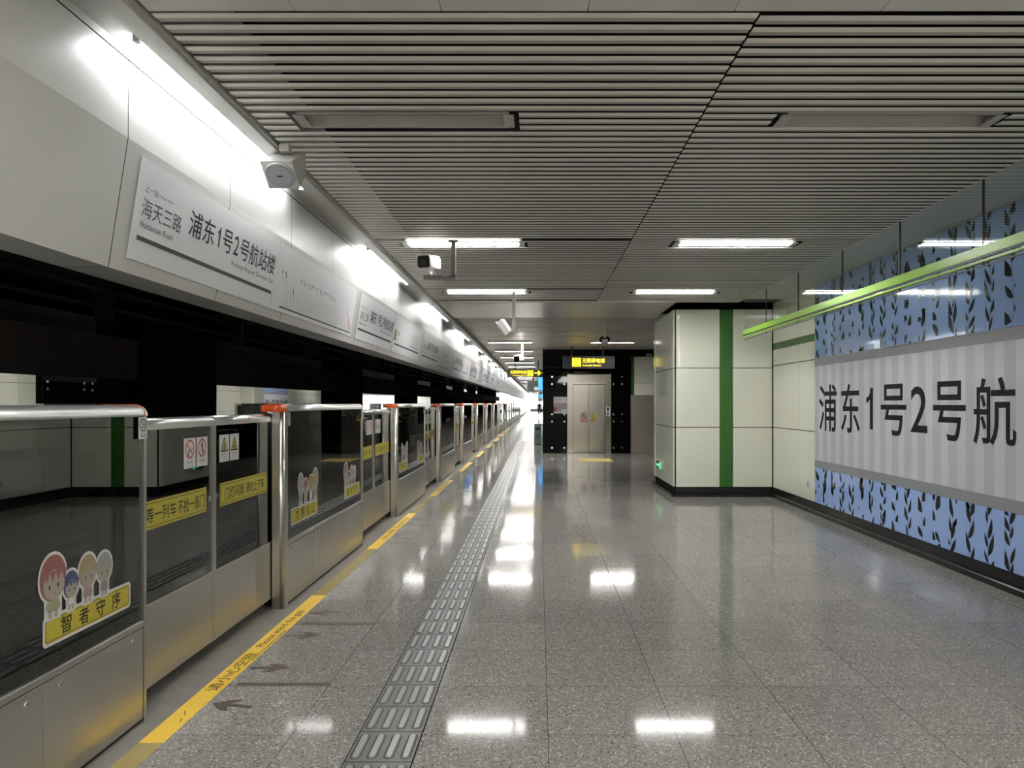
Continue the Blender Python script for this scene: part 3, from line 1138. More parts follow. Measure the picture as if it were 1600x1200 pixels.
for ly in (0.96, -1.6, -4.2, -6.8, -9.4):  # out of view, put in to lift the light in the near hall
    for cx in (cl, cr):
        if behind is None:
            behind = ceiling_lamp('unseen strip lamp added in the ceiling behind the viewer', cx - 0.6, cx + 0.6, ly, ZC - 0.056)
            behind['group'] = 'added strip lamps behind the viewer'
            for ch in behind.children:
                if ch.name.startswith('diffuser'):
                    ch.data.materials[0] = M['tube_behind']
        else:
            dup(behind, (cx, ly, ZC - 0.056))
for q, ly in enumerate((6, 14, 22, 30, 38, 44, 52, 66, 80)):
    for cx in (-11.5, -14):
        dup(lamp, (cx, ly, 3.192), 'lit strip lamp on the ceiling of the opposite platform', 'opposite platform strip lamps')


def cove_lamp(label):
    """two tubes end to end in the cove above the doors"""
    t = thing('cove_lamp', label, 'lamp', (-1.792, 0, 3.212), 0, 'cove strip lamps')
    for s in (0, 1):
        m = MB()
        m.cyl((0, 0.03 + s * 1.16, 0), (0, 1.13 + s * 1.16, 0), 0.014, 'cove', 10)
        m.build('tube', t)
    for s in (0, 1.16, 2.30):
        boxobj('lamp_holder', t, -0.015, 0.015, s, s + 0.028, -0.014, 0.026, 'white')
    return t


cv = cove_lamp('nearest lit cove lamp above the first station name sign')
cv.location.y = 3.30
for k in range(1, 31):
    if k < 12:
        dup(cv, (-1.792, 3.30 + 4.5 * k, 3.212), '%s lit cove lamp along the top of the sign fascia' % ORD[k])
    else:
        dup(cv, (-1.792, 3.30 + 4.5 * k, 3.212), 'distant lit cove lamp along the far fascia', 'distant cove lamps')
for k in (-2, -3):
    dup(cv, (-1.792, 3.30 + 4.5 * k, 3.212), 'lit cove lamp on the fascia behind the viewer', 'cove lamps behind the viewer')

# ================================================================ SIGNS ON THE FASCIA
VT = Vector((TILT, 0, 1)).normalized()
CT = VT.z
SB = 2.293          # lower edge of the sheets


def on_fascia(z):
    return fx(z) + 0.004


def sheet(parent, y0, y1, z1=2.785, name='sheet'):
    m = MB()
    a, b = Vector((on_fascia(SB), 0, SB)), Vector((on_fascia(z1), 0, z1))
    n = Vector((VT.z, 0, -VT.x)) * 0.003
    P = lambda p, y, o: (p.x + o.x, y, p.z + o.z)
    z = Vector((0, 0, 0))
    m.raw([P(a, y0, z), P(a, y1, z), P(b, y1, z), P(b, y0, z), P(a, y0, n), P(a, y1, n), P(b, y1, n), P(b, y0, n)],
          [[4, 5, 6, 7], [0, 4, 7, 3], [1, 2, 6, 5], [3, 7, 6, 2], [0, 1, 5, 4]], 'sheet')
    return m.build(name, parent)


def FF(mb, y0):
    n = Vector((VT.z, 0, -VT.x)) * 0.0032
    return Flat(mb, Vector((on_fascia(SB), y0, SB)) + n, UY, VT)


def up(z):
    return (z - SB) / CT


def fwrite(mb, F, body, y0, y1, z0, z1, key, bold=0.0):
    write(mb, body, F.P(y0, up(z0), 0), UY, VT, y1 - y0, (z1 - z0) / CT, key, bold, 0.0015)


def station_sign(label):
    t = thing('station_sign', label, 'sign', (0, 0, 0), 0, 'station name signs on the fascia')
    sheet(t, 0, 1.925)
    g = MB()
    F = FF(g, 0)
    fwrite(g, F, '浦东', 0.545, 0.866, 2.528, 2.672, 'ink', 0.008)
    fwrite(g, F, '1', 0.908, 0.945, 2.540, 2.660, 'ink', -1)
    fwrite(g, F, '号', 0.985, 1.125, 2.528, 2.668, 'ink', 0.008)
    fwrite(g, F, '2', 1.150, 1.225, 2.540, 2.660, 'ink', 0.008)
    fwrite(g, F, '号航站楼', 1.250, 1.888, 2.528, 2.672, 'ink', 0.008)
    fwrite(g, F, 'Pudong Airport Terminal 1&2', 1.153, 1.888, 2.462, 2.499, 'ink', 0.0)
    fwrite(g, F, '海天三路', 0.062, 0.462, 2.512, 2.604, 'ink_grey', 0.0)
    fwrite(g, F, 'Haitiansan Road', 0.068, 0.390, 2.459, 2.490, 'ink_grey', 0.0)
    fwrite(g, F, '上一站', 0.062, 0.190, 2.632, 2.668, 'ink_grey', 0.0)
    fwrite(g, F, 'Previous Station', 0.203, 0.345, 2.640, 2.655, 'ink_grey', 0.0)
    g.build('lettering', t)
    b = MB()
    F = FF(b, 0)
    F.rect(0.054, up(2.393), 1.890, up(2.416), 'ink_grey', 0.001)
    b.build('line_bar', t)
    return t


def route_map(label):
    t = thing('route_map', label, 'sign', (0, 0, 0), 0, 'route maps on the fascia')
    sheet(t, 0, 2.34)
    b = MB()
    F = FF(b, 0)
    b0, b1 = 0.165, 2.395 - 0.01
    F.rect(b0, up(2.322), 2.30, up(2.336), 'ink_grey', 0.001)
    b.build('line_bar', t)
    d = MB()
    F = FF(d, 0)
    rnd = random.Random(3)
    longs = {0, 1, 2, 3}
    n = 28
    for i in range(n):
        yb = 0.27 + i * (2.30 - 0.27) / (n - 1)
        F.ell(yb, up(2.329), 0.006, 0.006, 'white', 0.0016, 10)
        top = 2.62 if 4 < i < 20 else 2.50
        ln = rnd.uniform(0.06, 0.11)
        if i < 2:
            top = 2.64
        if i > 20:
            top = 2.44
        # the slanting name and, above it, the block of interchange lines
        sl = 0.62
        zz = 2.352
        pos = 0.0
        name_len = (top - 2.36) * (0.55 if 4 < i < 20 else 0.9)
        while pos < name_len:
            q = rnd.uniform(0.010, 0.018)
            F.line(yb - pos * sl, up(zz + pos), yb - (pos + q) * sl, up(zz + pos + q), 0.008, 'ink_pale', 0.001)
            pos += q + 0.006
        if 6 <= i <= 19 or i in (0, 1, 3):
            zt = 2.60 if i != 3 else 2.50
            ya = yb - (zt - zz) * sl * 0.95
            for e in range(rnd.choice((1, 1, 2, 2))):
                F.line(ya + 0.016 * e, up(zt - 0.022 * e), ya + 0.010 + 0.016 * e, up(zt - 0.020 - 0.022 * e), 0.016, 'ink_grey', 0.0012)
    F.line(2.27, up(2.36), 2.05, up(2.56), 0.010, 'red', 0.001)
    F.line(2.24, up(2.352), 2.15, up(2.44), 0.008, 'red', 0.001)
    d.build('station_names', t)
    return t


def exit_sign(label):
    t = thing('exit_sign', label, 'sign', (0, 0, 0), 0, 'exit signs on the fascia')
    sheet(t, 0, 2.25)
    d = MB()
    F = FF(d, 0)
    F.rect(0.06, up(2.45), 0.15, up(2.60), 'green', 0.001)
    F.rect(0.17, up(2.45), 0.18, up(2.60), 'lime', 0.001)
    fwrite(d, F, '26', 0.22, 0.36, 2.53, 2.60, 'ink_grey', 0.0)
    F.rect(0.23, up(2.47), 0.34, up(2.485), 'ink_pale', 0.001)
    F.rect(0.10, up(2.393), 2.15, up(2.416), 'ink_grey', 0.001)
    for i in range(4):
        F.ring(1.35 + 0.18 * i, up(2.58), 0.045, 0.06, 'ink_pale', 0.001, 12)
        F.rect(1.32 + 0.18 * i, up(2.50), 1.42 + 0.18 * i, up(2.515), 'ink_pale', 0.001)
    F.rect(1.3, up(2.45), 2.0, up(2.468), 'ink_pale', 0.001)
    d.build('exit_print', t)
    return t


s0 = station_sign('nearest station name sign on the fascia, large black characters with the previous station beside')
s0.location.y = 3.594
rm = route_map('route map sheet with slanting station names, beside the nearest name sign')
rm.location.y = 5.525
ex = exit_sign('exit sheet with a green square beyond the second station name sign')
ex.location.y = 10.06
for k in range(1, 8):
    dup(s0, (0, 3.594 + 4.47 * k, 0), '%s station name sign along the fascia' % ORD[k])
    if k > 1:
        dup(rm if k % 2 == 0 else ex, (0, 5.525 + 4.47 * k, 0),
            ('route map sheet' if k % 2 == 0 else 'exit sheet') + ' just beyond the %s station name sign' % ORD[k])

# ================================================================ MURAL WITH THE STATION NAME
t = thing('wall_mural', 'large wall mural with the station name in black characters between blue leaf bands', 'mural', (XW, 0, 0))
MY0, MY1 = 4.305, 10.655
L3 = ((0.165, 0.664), (2.226, 3.272))
cuts = [MY1 - 0.02 - 1.01 * k for k in range(1, 7)]
cuts = [MY1] + cuts + [MY0]
for z0, z1 in L3:
    for a, b in zip(cuts[1:], cuts[:-1]):
        o = boxobj('blue_panel', t, -0.004, 0.018, a + 0.0012, b - 0.0012, z0, z1, 'mural_blue')
for z0, z1 in ((0.666, 0.772), (2.118, 2.224)):
    boxobj('grey_band', t, -0.004, 0.018, MY0, MY1, z0, z1, 'mural_grey')
boxobj('name_field', t, -0.004, 0.018, MY0, MY1, 0.774, 2.116, 'mural_pale')
SP = 0.288
m = MB()
for k in range(22):
    b = MY1 - 0.016 - SP * k
    m.box(-0.0046, -0.0041, max(MY0, b - 0.145), b, 0.774, 2.116, 'mural_mid')
m.build('field_stripes', t)
m = MB()
for z in (2.219, 2.221):
    m.box(-0.0052, -0.003, MY0, MY1, 2.2235, 2.2265, 'white')
m.box(-0.0052, -0.003, MY0, MY1, 3.266, 3.272, 'white')
m.build('seam_line', t)
m = MB()
RT = (0, -1, 0)
for ch, ya, yb, za, zb in (('浦', 10.49, 9.87, 1.201, 1.843), ('东', 9.73, 9.16, 1.205, 1.838), ('1', 8.98, 8.80, 1.27, 1.77),
                           ('号', 8.60, 8.00, 1.222, 1.80), ('2', 7.91, 7.57, 1.278, 1.762), ('号', 7.46, 6.89, 1.222, 1.80),
                           ('航', 6.77, 6.16, 1.212, 1.812), ('站', 6.05, 5.45, 1.21, 1.82), ('楼', 5.33, 4.73, 1.21, 1.82)):
    write(m, ch, (-0.0047, ya, za), RT, VZ, ya - yb, zb - za, 'ink', -1 if ch == '1' else 0.009, 0.001)
m.build('lettering', t)


def clip_rect(pts, x0, y0, x1, y1):
    def cut(p, f, g):
        out = []
        for i in range(len(p)):
            a, b = p[i], p[(i + 1) % len(p)]
            ia, ib = f(a), f(b)
            if ia:
                out.append(a)
            if ia != ib:
                out.append(g(a, b))
        return out
    def gx(X):
        return lambda a, b: (X, a[1] + (b[1] - a[1]) * (X - a[0]) / (b[0] - a[0]))
    def gy(Y):
        return lambda a, b: (a[0] + (b[0] - a[0]) * (Y - a[1]) / (b[1] - a[1]), Y)
    for f, g in ((lambda p: p[0] >= x0, gx(x0)), (lambda p: p[0] <= x1, gx(x1)), (lambda p: p[1] >= y0, gy(y0)), (lambda p: p[1] <= y1, gy(y1))):
        pts = cut(pts, f, g)
        if len(pts) < 3:
            return []
    return pts


def leaf_shape(cx, cy, L, Wd, ang, bend):
    pts = []
    ca, sa = math.cos(ang), math.sin(ang)
    up_, dn = [], []
    for i in range(9):
        s = i / 8
        wv = Wd * (math.sin(math.pi * s ** 0.8)) * (1 - 0.15 * s)
        xx = (s - 0.5) * L
        bb = bend * (1 - (2 * s - 1) ** 2) * L
        up_.append((xx, bb + wv * 0.5))
        dn.append((xx, bb - wv * 0.5))
    for a, b in up_ + dn[::-1][1:-1]:
        pts.append((cx + a * ca - b * sa, cy + a * sa + b * ca))
    return pts


m = MB()
rnd = random.Random(11)
for z0, z1 in L3:
    for k in range(22):
        b = MY1 - 0.016 - SP * k
        a = max(MY0, b - 0.145)
        F = Flat(m, (-0.0041, b, 0), RT, VZ)
        W = b - a
        style = rnd.choice(('vine', 'broad', 'sprig', 'loose', 'broad'))
        stem = rnd.uniform(0.35, 0.65) * W
        amp, ph = rnd.uniform(0.01, 0.03), rnd.uniform(0, 6.28)
        sway = lambda q: stem + amp * math.sin(q * 5.5 + ph)
        step, L0, w0, a0 = {'vine': (0.066, 0.185, 0.30, 30), 'broad': (0.105, 0.25, 0.40, 42),
                            'sprig': (0.080, 0.23, 0.25, 22), 'loose': (0.090, 0.20, 0.42, 60)}[style]
        zz = z0 - rnd.uniform(0.0, 0.10)
        side = rnd.choice((-1, 1))
        while zz < z1 + 0.02:
            L = L0 * rnd.uniform(0.62, 1.3)
            ang = math.radians(90 - side * a0 * rnd.uniform(0.3, 1.6))
            if style == 'loose':
                ang += rnd.choice((0, 0, 1.2, -1.0))
            x0 = sway(zz) + (rnd.uniform(-0.035, 0.035) if style == 'loose' else 0)
            cx, cy = x0 + 0.54 * L * math.cos(ang), zz + 0.54 * L * math.sin(ang)
            p = clip_rect(leaf_shape(cx, cy, L, L * w0, ang, -side * rnd.uniform(0.0, 0.08)), 0, z0, W, z1)
            if p:
                F.poly(p, 'leaf', 0.0006)
            if style != 'loose':
                for q in range(3):
                    qa, qb = zz + step * q / 3, zz + step * (q + 1) / 3
                    xa, xb = sway(qa), sway(qb)
                    p = clip_rect([(xa - 0.0022, qa), (xa + 0.0022, qa), (xb + 0.0022, qb), (xb - 0.0022, qb)], 0, z0, W, z1)
                    if p:
                        F.poly(p, 'leaf', 0.0005)
            zz += step * rnd.uniform(0.85, 1.2)
            side = -side
            if rnd.random() < 0.10:
                zz += 0.07
                stem = rnd.uniform(0.3, 0.7) * W
o = m.build('leaf_pattern', t)

# small white socket on the enamel wall
t = thing('wall_socket', 'small white socket low on the cream wall between pillar and mural', 'socket', (XW, 10.92, 0.385))
boxobj('plate', t, -0.012, 0.0, -0.03, 0.03, -0.045, 0.045, 'white', 0.004)
m = MB()
for z in (-0.02, 0.015):
    m.box(-0.0135, -0.012, -0.012, 0.012, z, z + 0.01, 'ink_grey')
m.build('socket_hole', t)

# ================================================================ HANGING GLASS SMOKE BARRIER WITH GREEN RAIL
t = thing('smoke_barrier', 'hanging clear glass smoke barrier with a lime green rail along its foot', 'glass barrier', (3.27, 0, 0))
edges = [11.83, 10.66, 9.35, 7.99, 6.72, 5.46, 4.2, 2.9, 1.6]
ZG0, ZG1 = 2.600, 3.27
for a, b in zip(edges[1:], edges[:-1]):
    boxobj('glass_pane', t, 0.006, 0.016, a + 0.004, b - 0.004, ZG0, ZG1, 'clear')
m = MB()
for e in edges[1:-1]:
    m.box(0.004, 0.018, e - 0.005, e + 0.005, ZG0, ZG1, 'rubber')
m.build('pane_seal', t)
m = MB()
m.box(-0.012, 0.004, edges[-1], edges[0], 2.668, 2.742, 'lime')
m.box(-0.006, 0.0041, edges[-1], edges[0], 2.652, 2.668, 'sign_grey')
o = m.build('green_rail', t)
m = MB()
m.box(-0.012, 0.024, edges[-1], edges[0], 2.622, 2.640, 'lime')
m.build('green_lip', t)
m = MB()
m.box(0.002, 0.020, edges[-1], edges[0], ZG0 - 0.006, ZG0, 'sign_grey')
m.build('foot_trim', t)

# ================================================================ SPEAKER, CAMERAS
t = thing('loudspeaker', 'square grey loudspeaker box hung at the ceiling edge above the route map', 'loudspeaker', (-1.60, 4.66, 3.08))
m = MB()
HB = 0.098
# box whose round-grilled face looks down and towards the viewer
A = Matrix.Rotation(math.radians(52), 3, 'X')
front = [Vector((sx * HB, -0.10, sz * HB)) for sx, sz in ((-1, -1), (1, -1), (1, 1), (-1, 1))]
front = [A @ p for p in front]
back = [Vector((sx * HB, 0.13, sz)) for sx, sz in ((-1, -0.02), (1, -0.02), (1, 0.125), (-1, 0.125))]
front_w = front
vs = [tuple(p) for p in front_w + back]
m.raw(vs, [[0, 1, 2, 3], [0, 4, 5, 1], [1, 5, 6, 2], [2, 6, 7, 3], [3, 7, 4, 0], [4, 7, 6, 5]], 'speaker')
m.build('case', t, None, 0.004)
u = (front[1] - front[0]).normalized()
v = (front[3] - front[0]).normalized()
c = (front[0] + front[2]) / 2
m = MB()
F = Flat(m, c, u, v)
F.rect(-HB, -HB, HB, HB, 'white', 0.002)
m.build('face_plate', t)
m = MB()
n = u.cross(v)
m.cyl(c + n * 0.002, c + n * 0.012, 0.092, 'grille', 32, 0.086)
m.cyl(c + n * 0.012, c + n * 0.0125, 0.076, 'rubber', 32)
m.cyl(c + n * 0.0124, c + n * 0.0135, 0.074, 'grille', 32)
g = m.build('grille', t)
m = MB()
F = Flat(m, c + n * 0.0136, u, v)
F.rect(-0.018, -0.005, 0.018, 0.005, 'rubber', 0.001)
for a in (-1, 1):
    for b in (-1, 1):
        F2 = Flat(m, c, u, v)
        F2.ell(a * 0.086, b * 0.086, 0.004, 0.004, 'rubber', 0.0025, 10)
m.build('badge', t)
boxobj('bracket', t, -0.03, 0.03, 0.0, 0.06, 0.09, 0.135, 'speaker')


def cam_body(parent, M4, white='cam_white'):
    """box camera: length along local +y is the back, lens at -y"""
    def T(p):
        return tuple(M4 @ Vector(p))
    m = MB()
    prof = []
    for cx, cz, t0 in ((0.045, -0.035, -90), (0.045, 0.045, 0), (-0.045, 0.045, 90), (-0.045, -0.035, 180)):
        for k in range(5):
            a = math.radians(t0 + 22.5 * k)
            prof.append((cx + 0.022 * math.cos(a), cz + 0.022 * math.sin(a)))
    n = len(prof)
    vs = [T((p[0], -0.15, p[1])) for p in prof] + [T((p[0] * 0.95, 0.15, p[1] * 0.95)) for p in prof]
    m.raw(vs, [[i, (i + 1) % n, n + (i + 1) % n, n + i] for i in range(n)] + [list(range(n))[::-1], [n + i for i in range(n)]], white)
    m.build('shell', parent, None, 0.003)
    m = MB()
    vs = [T((p[0] * 0.93, -0.158, p[1] * 0.93)) for p in prof] + [T((p[0] * 0.93, -0.149, p[1] * 0.93)) for p in prof]
    m.raw(vs, [[i, (i + 1) % n, n + (i + 1) % n, n + i] for i in range(n)] + [list(range(n))[::-1]], 'lens')
    o = m.build('front_glass', parent)
    l = MB()
    l.cyl(T((0, -0.159, 0.0)), T((0, -0.1582, 0.0)), 0.028, 'rubber', 20)
    l.build('lens', o)
    m = MB()
    vs = []
    m.raw([T(p) for p in ((-0.06, -0.19, 0.070), (0.06, -0.19, 0.070), (0.06, 0.14, 0.070), (-0.06, 0.14, 0.070),
                          (-0.06, -0.19, 0.076), (0.06, -0.19, 0.076), (0.06, 0.14, 0.076), (-0.06, 0.14, 0.076))],
          [[0, 3, 2, 1], [4, 5, 6, 7], [0, 1, 5, 4], [1, 2, 6, 5], [2, 3, 7, 6], [3, 0, 4, 7]], white)
    m.build('sun_shield', parent)


def rot(rx, rz, loc):
    return Matrix.Translation(loc) @ Matrix.Rotation(math.radians(rz), 4, 'Z') @ Matrix.Rotation(math.radians(rx), 4, 'X')


t = thing('security_camera', 'white security camera standing on a bent dark bracket below the first lit lamp', 'security camera', (-0.855, 7.48, ZC))
m = MB()
m.box(-0.022, 0.022, -0.022, 0.022, -0.37, 0.0, 'pole_grey')
m.box(-0.30, 0.022, -0.022, 0.022, -0.392, -0.352, 'pole_grey')
m.box(-0.05, 0.05, -0.04, 0.04, -0.012, 0.0, 'pole_grey')
m.build('bracket', t)
m = MB()
m.cyl((-0.245, 0.0, -0.352), (-0.245, 0.0, -0.32), 0.030, 'cam_white', 14)
m.cyl((-0.245, 0.0, -0.33), (-0.235, 0.02, -0.27), 0.020, 'cam_white', 12)
m.build('swivel_foot', t)
cam_body(t, rot(6, -14, (-0.245, 0.02, -0.225)))
m = MB()
pts = [(-0.215, 0.1, -0.25), (-0.19, 0.10, -0.29), (-0.16, 0.06, -0.32), (-0.12, 0.02, -0.349)]
for a, b in zip(pts[:-1], pts[1:]):
    m.cyl(a, b, 0.006, 'rubber', 8)
m.build('cable', t)

t = thing('security_camera', 'white tilted security camera on a white pole under the metal ceiling band', 'security camera', (-0.36, 10.92, ZC))
boxobj('pole', t, -0.022, 0.022, -0.022, 0.022, -0.53, 0.0, 'cam_white')
boxobj('junction_box', t, -0.03, 0.045, -0.035, 0.035, -0.60, -0.48, 'cam_white', 0.004)
boxobj('knuckle', t, -0.075, -0.028, -0.02, 0.02, -0.60, -0.545, 'cam_white', 0.004)
cam_body(t, rot(0, 0, (-0.125, 0.03, -0.52)) @ Matrix.Rotation(math.radians(62), 4, 'Z') @ Matrix.Rotation(math.radians(-128), 4, 'X') @ Matrix.Scale(0.8, 4))

t = thing('security_camera', 'white security camera on a pole left of the black lift tower', 'security camera', (-0.44, 20.55, ZC2))
boxobj('pole', t, -0.025, 0.025, -0.025, 0.025, -0.40, -0.001, 'cam_white')
boxobj('knuckle', t, -0.04, 0.04, -0.04, 0.04, -0.52, -0.39, 'cam_white', 0.006)
cam_body(t, rot(10, -16, (-0.10, -0.10, -0.47)) @ Matrix.Scale(1.25, 4))

t = thing('security_camera', 'dark round-bodied security camera hanging in front of the lift sign', 'security camera', (1.40, 15.6, ZC2))
boxobj('pole', t, -0.02, 0.02, -0.02, 0.02, -0.38, 0.0, 'cam_white')
m = MB()
for sx in (-1, 1):
    m.cyl((sx * 0.055, -0.04, -0.36), (sx * 0.055, 0.12, -0.38), 0.055, 'lens', 16)
m.build('lamp_pod', t)
m = MB()
m.cyl((0, 0.0, -0.44), (0, 0.0, -0.36), 0.075, 'cam_white', 18)
m.build('base', t)
m = MB()
rings = []
for k in range(6):
    a = math.radians(90 * k / 5)
    rings.append((0.07 * math.cos(a), -0.44 - 0.07 * math.sin(a)))
for (r0, z0), (r1, z1) in zip(rings[:-1], rings[1:]):
    m.cyl((0, 0, z0), (0, 0, z1), r0, 'grille', 18, max(r1, 0.002), False)
m.build('dome', t)

# ================================================================ LIFT TOWER
LY = 23.5
t = thing('lift_tower', 'black glass lift tower with steel doors at the end of the open floor', 'lift', (0, LY, 0))
m = MB()
m.box(0.16, 2.91, 0.16, 3.2, 0, 3.26, 'frit')
m.build('tower_core', t)
tiles = []
for (a, b) in ((0.14, 0.915), (2.313, 2.93)):
    for z0, z1 in ((0.0, 1.10), (1.108, 2.27), (2.278, 3.285)):
        o = boxobj('glass_panel', t, a, b, 0.0, 0.02, z0, z1, 'black_glass')
boxobj('glass_panel', t, 0.919, 2.309, 0.0, 0.02, 2.50, 3.285, 'black_glass')
for z0, z1 in ((0.0, 1.10), (1.108, 2.27), (2.278, 3.285)):
    for q in range(2):
        boxobj('glass_panel', t, 0.14, 0.155, 0.03 + q * 1.59, 1.61 + q * 1.59, z0, z1, 'black_glass')
Xp = lambda px: (px - 841) * LY / 1158
Zp = lambda py: EYE + (630 - py) * LY / 1158
for px in (862.6, 881.8, 958.6, 971.7):
    for py in (589, 600.2, 647.3, 658.6, 699.6):
        if py == 589 and px in (881.8, 958.6):
            continue
        s = MB()
        s.cyl((Xp(px), -0.022, Zp(py)), (Xp(px), 0.0, Zp(py)), 0.032, 'screw', 16)
        s.build('glass_fixing', t)
m = MB()
m.box(0.917, 1.10, -0.03, 0.15, 0, 2.50, 'lift_steel')
m.box(2.12, 2.311, -0.03, 0.15, 0, 2.50, 'lift_steel')
m.build('door_jamb', t, None, 0.004)
boxobj('transom', t, 1.10, 2.12, 0.03, 0.07, 2.19, 2.50, 'lift_steel')
for a, b in ((1.11, 1.602), (1.612, 2.11)):
    p = boxobj('lift_door', t, a, b, 0.09, 0.12, 0.01, 2.178, 'lift_steel')
    m = MB()
    if a < 1.3:
        F = Flat(m, (1.37, 0.089, 1.0), UX, VZ)
        F.ring(0.08, 0.20, 0.075, 0.098, 'red')
        F.ell(0.08, 0.20, 0.075, 0.075, 'white', 0.0012)
        F.rect(0.06, 0.16, 0.10, 0.24, 'ink', 0.0016)
        F.line(0.03, 0.25, 0.13, 0.15, 0.014, 'red', 0.002)
        F.rect(-0.02, 0.0, 0.18, 0.09, 'red', 0.0012)
        for q in range(2):
            F.rect(0.0, 0.02 + 0.035 * q, 0.16, 0.035 + 0.035 * q, 'white', 0.0016)
        s = m.build('door_sticker', p)
        s['label'] = 'red prohibition sticker'
    else:
        F = Flat(m, (1.67, 0.089, 1.03), UX, VZ)
        F.poly([(-0.02, 0.09), (0.19, 0.09), (0.085, 0.26)], 'sticker_yellow')
        F.poly([(0.02, 0.11), (0.15, 0.11), (0.085, 0.22)], 'ink', 0.0014)
        F.poly([(0.035, 0.12), (0.135, 0.12), (0.085, 0.205)], 'sticker_yellow', 0.0018)
        F.rect(0.0, 0.0, 0.17, 0.07, 'sticker_yellow', 0.0012)
        s = m.build('door_sticker', p)
        s['label'] = 'yellow hazard sticker'
p = boxobj('call_panel', t, Xp(947), Xp(953), -0.036, -0.029, Zp(650), Zp(635), 'rail', 0.003)
m = MB()
F = Flat(m, (Xp(948), -0.0365, Zp(648.5)), UX, VZ)
F.rect(0, 0, 0.07, 0.25, 'ink', 0.001)
F.ell(0.035, 0.06, 0.02, 0.02, 'rail', 0.002, 12)
F.ell(0.035, 0.12, 0.02, 0.02, 'rail', 0.002, 12)
m.build('call_button', p)

t = thing('notice_board', 'grey paper notice with a red corner on the black lift tower', 'notice', (Xp(865), LY - 0.045, Zp(646)))
W, H = Xp(886) - Xp(865), Zp(620) - Zp(646)
boxobj('sheet', t, 0, W, -0.012, 0.004, 0, H, 'paper')
m = MB()
F = Flat(m, (0, -0.0125, 0), UX, VZ)
F.rect(0, 0.06, W, H * 0.60, 'ink_pale')
F.rect(0, 0.06, 0.09, H * 0.38, 'red', 0.002)
for i in range(9):
    F.rect(0.04, H * 0.93 - 0.028 * i, 0.10 + 0.27 * random.random(), H * 0.93 + 0.010 - 0.028 * i, 'ink_pale', 0.002)
F.rect(W * 0.6, 0.07, W, 0.13, 'white', 0.002)
F.line(0.12, 0.30, W - 0.03, 0.32, 0.02, 'red', 0.002)
m.build('notice_print', t)

# steel-lined wall right of the lift
m = MB()
m.box(2.94, 4.28, 23.52, 23.7, 0, 1.84, 'wall_steel')
m.box(3.05, 4.28, 23.52, 23.7, 1.848, 2.21, 'enamel')
m.box(3.05, 4.28, 23.52, 23.7, 2.218, 3.06, 'enamel')
m.box(2.95, 3.045, 23.52, 23.7, 1.848, 3.06, 'green')
m.box(2.94, 4.28, 23.56, 23.75, 3.06, 3.29, 'dark')
struct(m.build('wall_lift_side'))
tag(boxobj('ceiling_gap_light', None, 3.42, 3.60, 23.45, 23.55, 3.08, 3.15, 'grille'), 'small grey fitting in the dark gap above the panelled wall', 'fitting')

tag(boxobj('floor_mat', None, 1.14, 2.05, 20.0, 21.2, 0.0, 0.006, 'mat_yellow'), 'pale yellow floor mat lying in front of the lift doors', 'mat')

# ================================================================ HANGING SIGNS
def lift_pictogram(F, a0, b0, s):
    F.rrect(a0, b0, a0 + s, b0 + s, s * 0.06, 'sign_yellow', 0.001)
    for q in (-1, 1):
        for r in (0.86, 0.14):
            F.rect(a0 + s * (0.5 + q * 0.17) - s * 0.08, b0 + s * r - s * 0.06, a0 + s * (0.5 + q * 0.17) + s * 0.08, b0 + s * r + s * 0.06, 'ink', 0.002)
    F.ell(a0 + s * 0.42, b0 + s * 0.66, s * 0.05, s * 0.05, 'ink', 0.002, 12)
    F.line(a0 + s * 0.42, b0 + s * 0.60, a0 + s * 0.44, b0 + s * 0.42, s * 0.06, 'ink', 0.002)
    F.line(a0 + s * 0.44, b0 + s * 0.42, a0 + s * 0.62, b0 + s * 0.40, s * 0.05, 'ink', 0.002)
    F.line(a0 + s * 0.62, b0 + s * 0.40, a0 + s * 0.68, b0 + s * 0.26, s * 0.05, 'ink', 0.002)
    F.ring(a0 + s * 0.47, b0 + s * 0.35, s * 0.13, s * 0.16, 'ink', 0.002, 18)


t = thing('hanging_sign', 'black hanging lift sign with lit yellow lettering above the steel lift doors', 'sign', (0.74, 22.3, 2.635))
boxobj('sign_case', t, 0, 1.56, 0, 0.14, 0, 0.366, 'sign_black', 0.006)
m = MB()
m.box(0.0, 1.56, -0.004, 0.0, 0.0, 0.014, 'sign_grey')
m.box(0.0, 1.56, -0.004, 0.0, 0.352, 0.366, 'sign_grey')
m.box(0.0, 0.016, -0.004, 0.0, 0.0, 0.366, 'sign_grey')
m.box(1.544, 1.56, -0.004, 0.0, 0.0, 0.366, 'sign_grey')
m.build('frame', t)
m = MB()
F = Flat(m, (0, -0.0005, 0), UX, VZ)
lift_pictogram(F, 0.28, 0.05, 0.265)
write(m, '无障碍电梯', F.P(0.58, 0.155, 0), UX, VZ, 0.68, 0.15, 'sign_yellow', 0.01, 0.002)
write(m, 'Accessible Elevator', F.P(0.58, 0.062, 0), UX, VZ, 0.58, 0.058, 'sign_yellow', 0.01, 0.002)
m.build('lettering', t)
for xx in (0.27, 1.22):
    boxobj('hanger', t, xx - 0.02, xx + 0.02, 0.05, 0.09, 0.36, 0.655, 'sign_black')

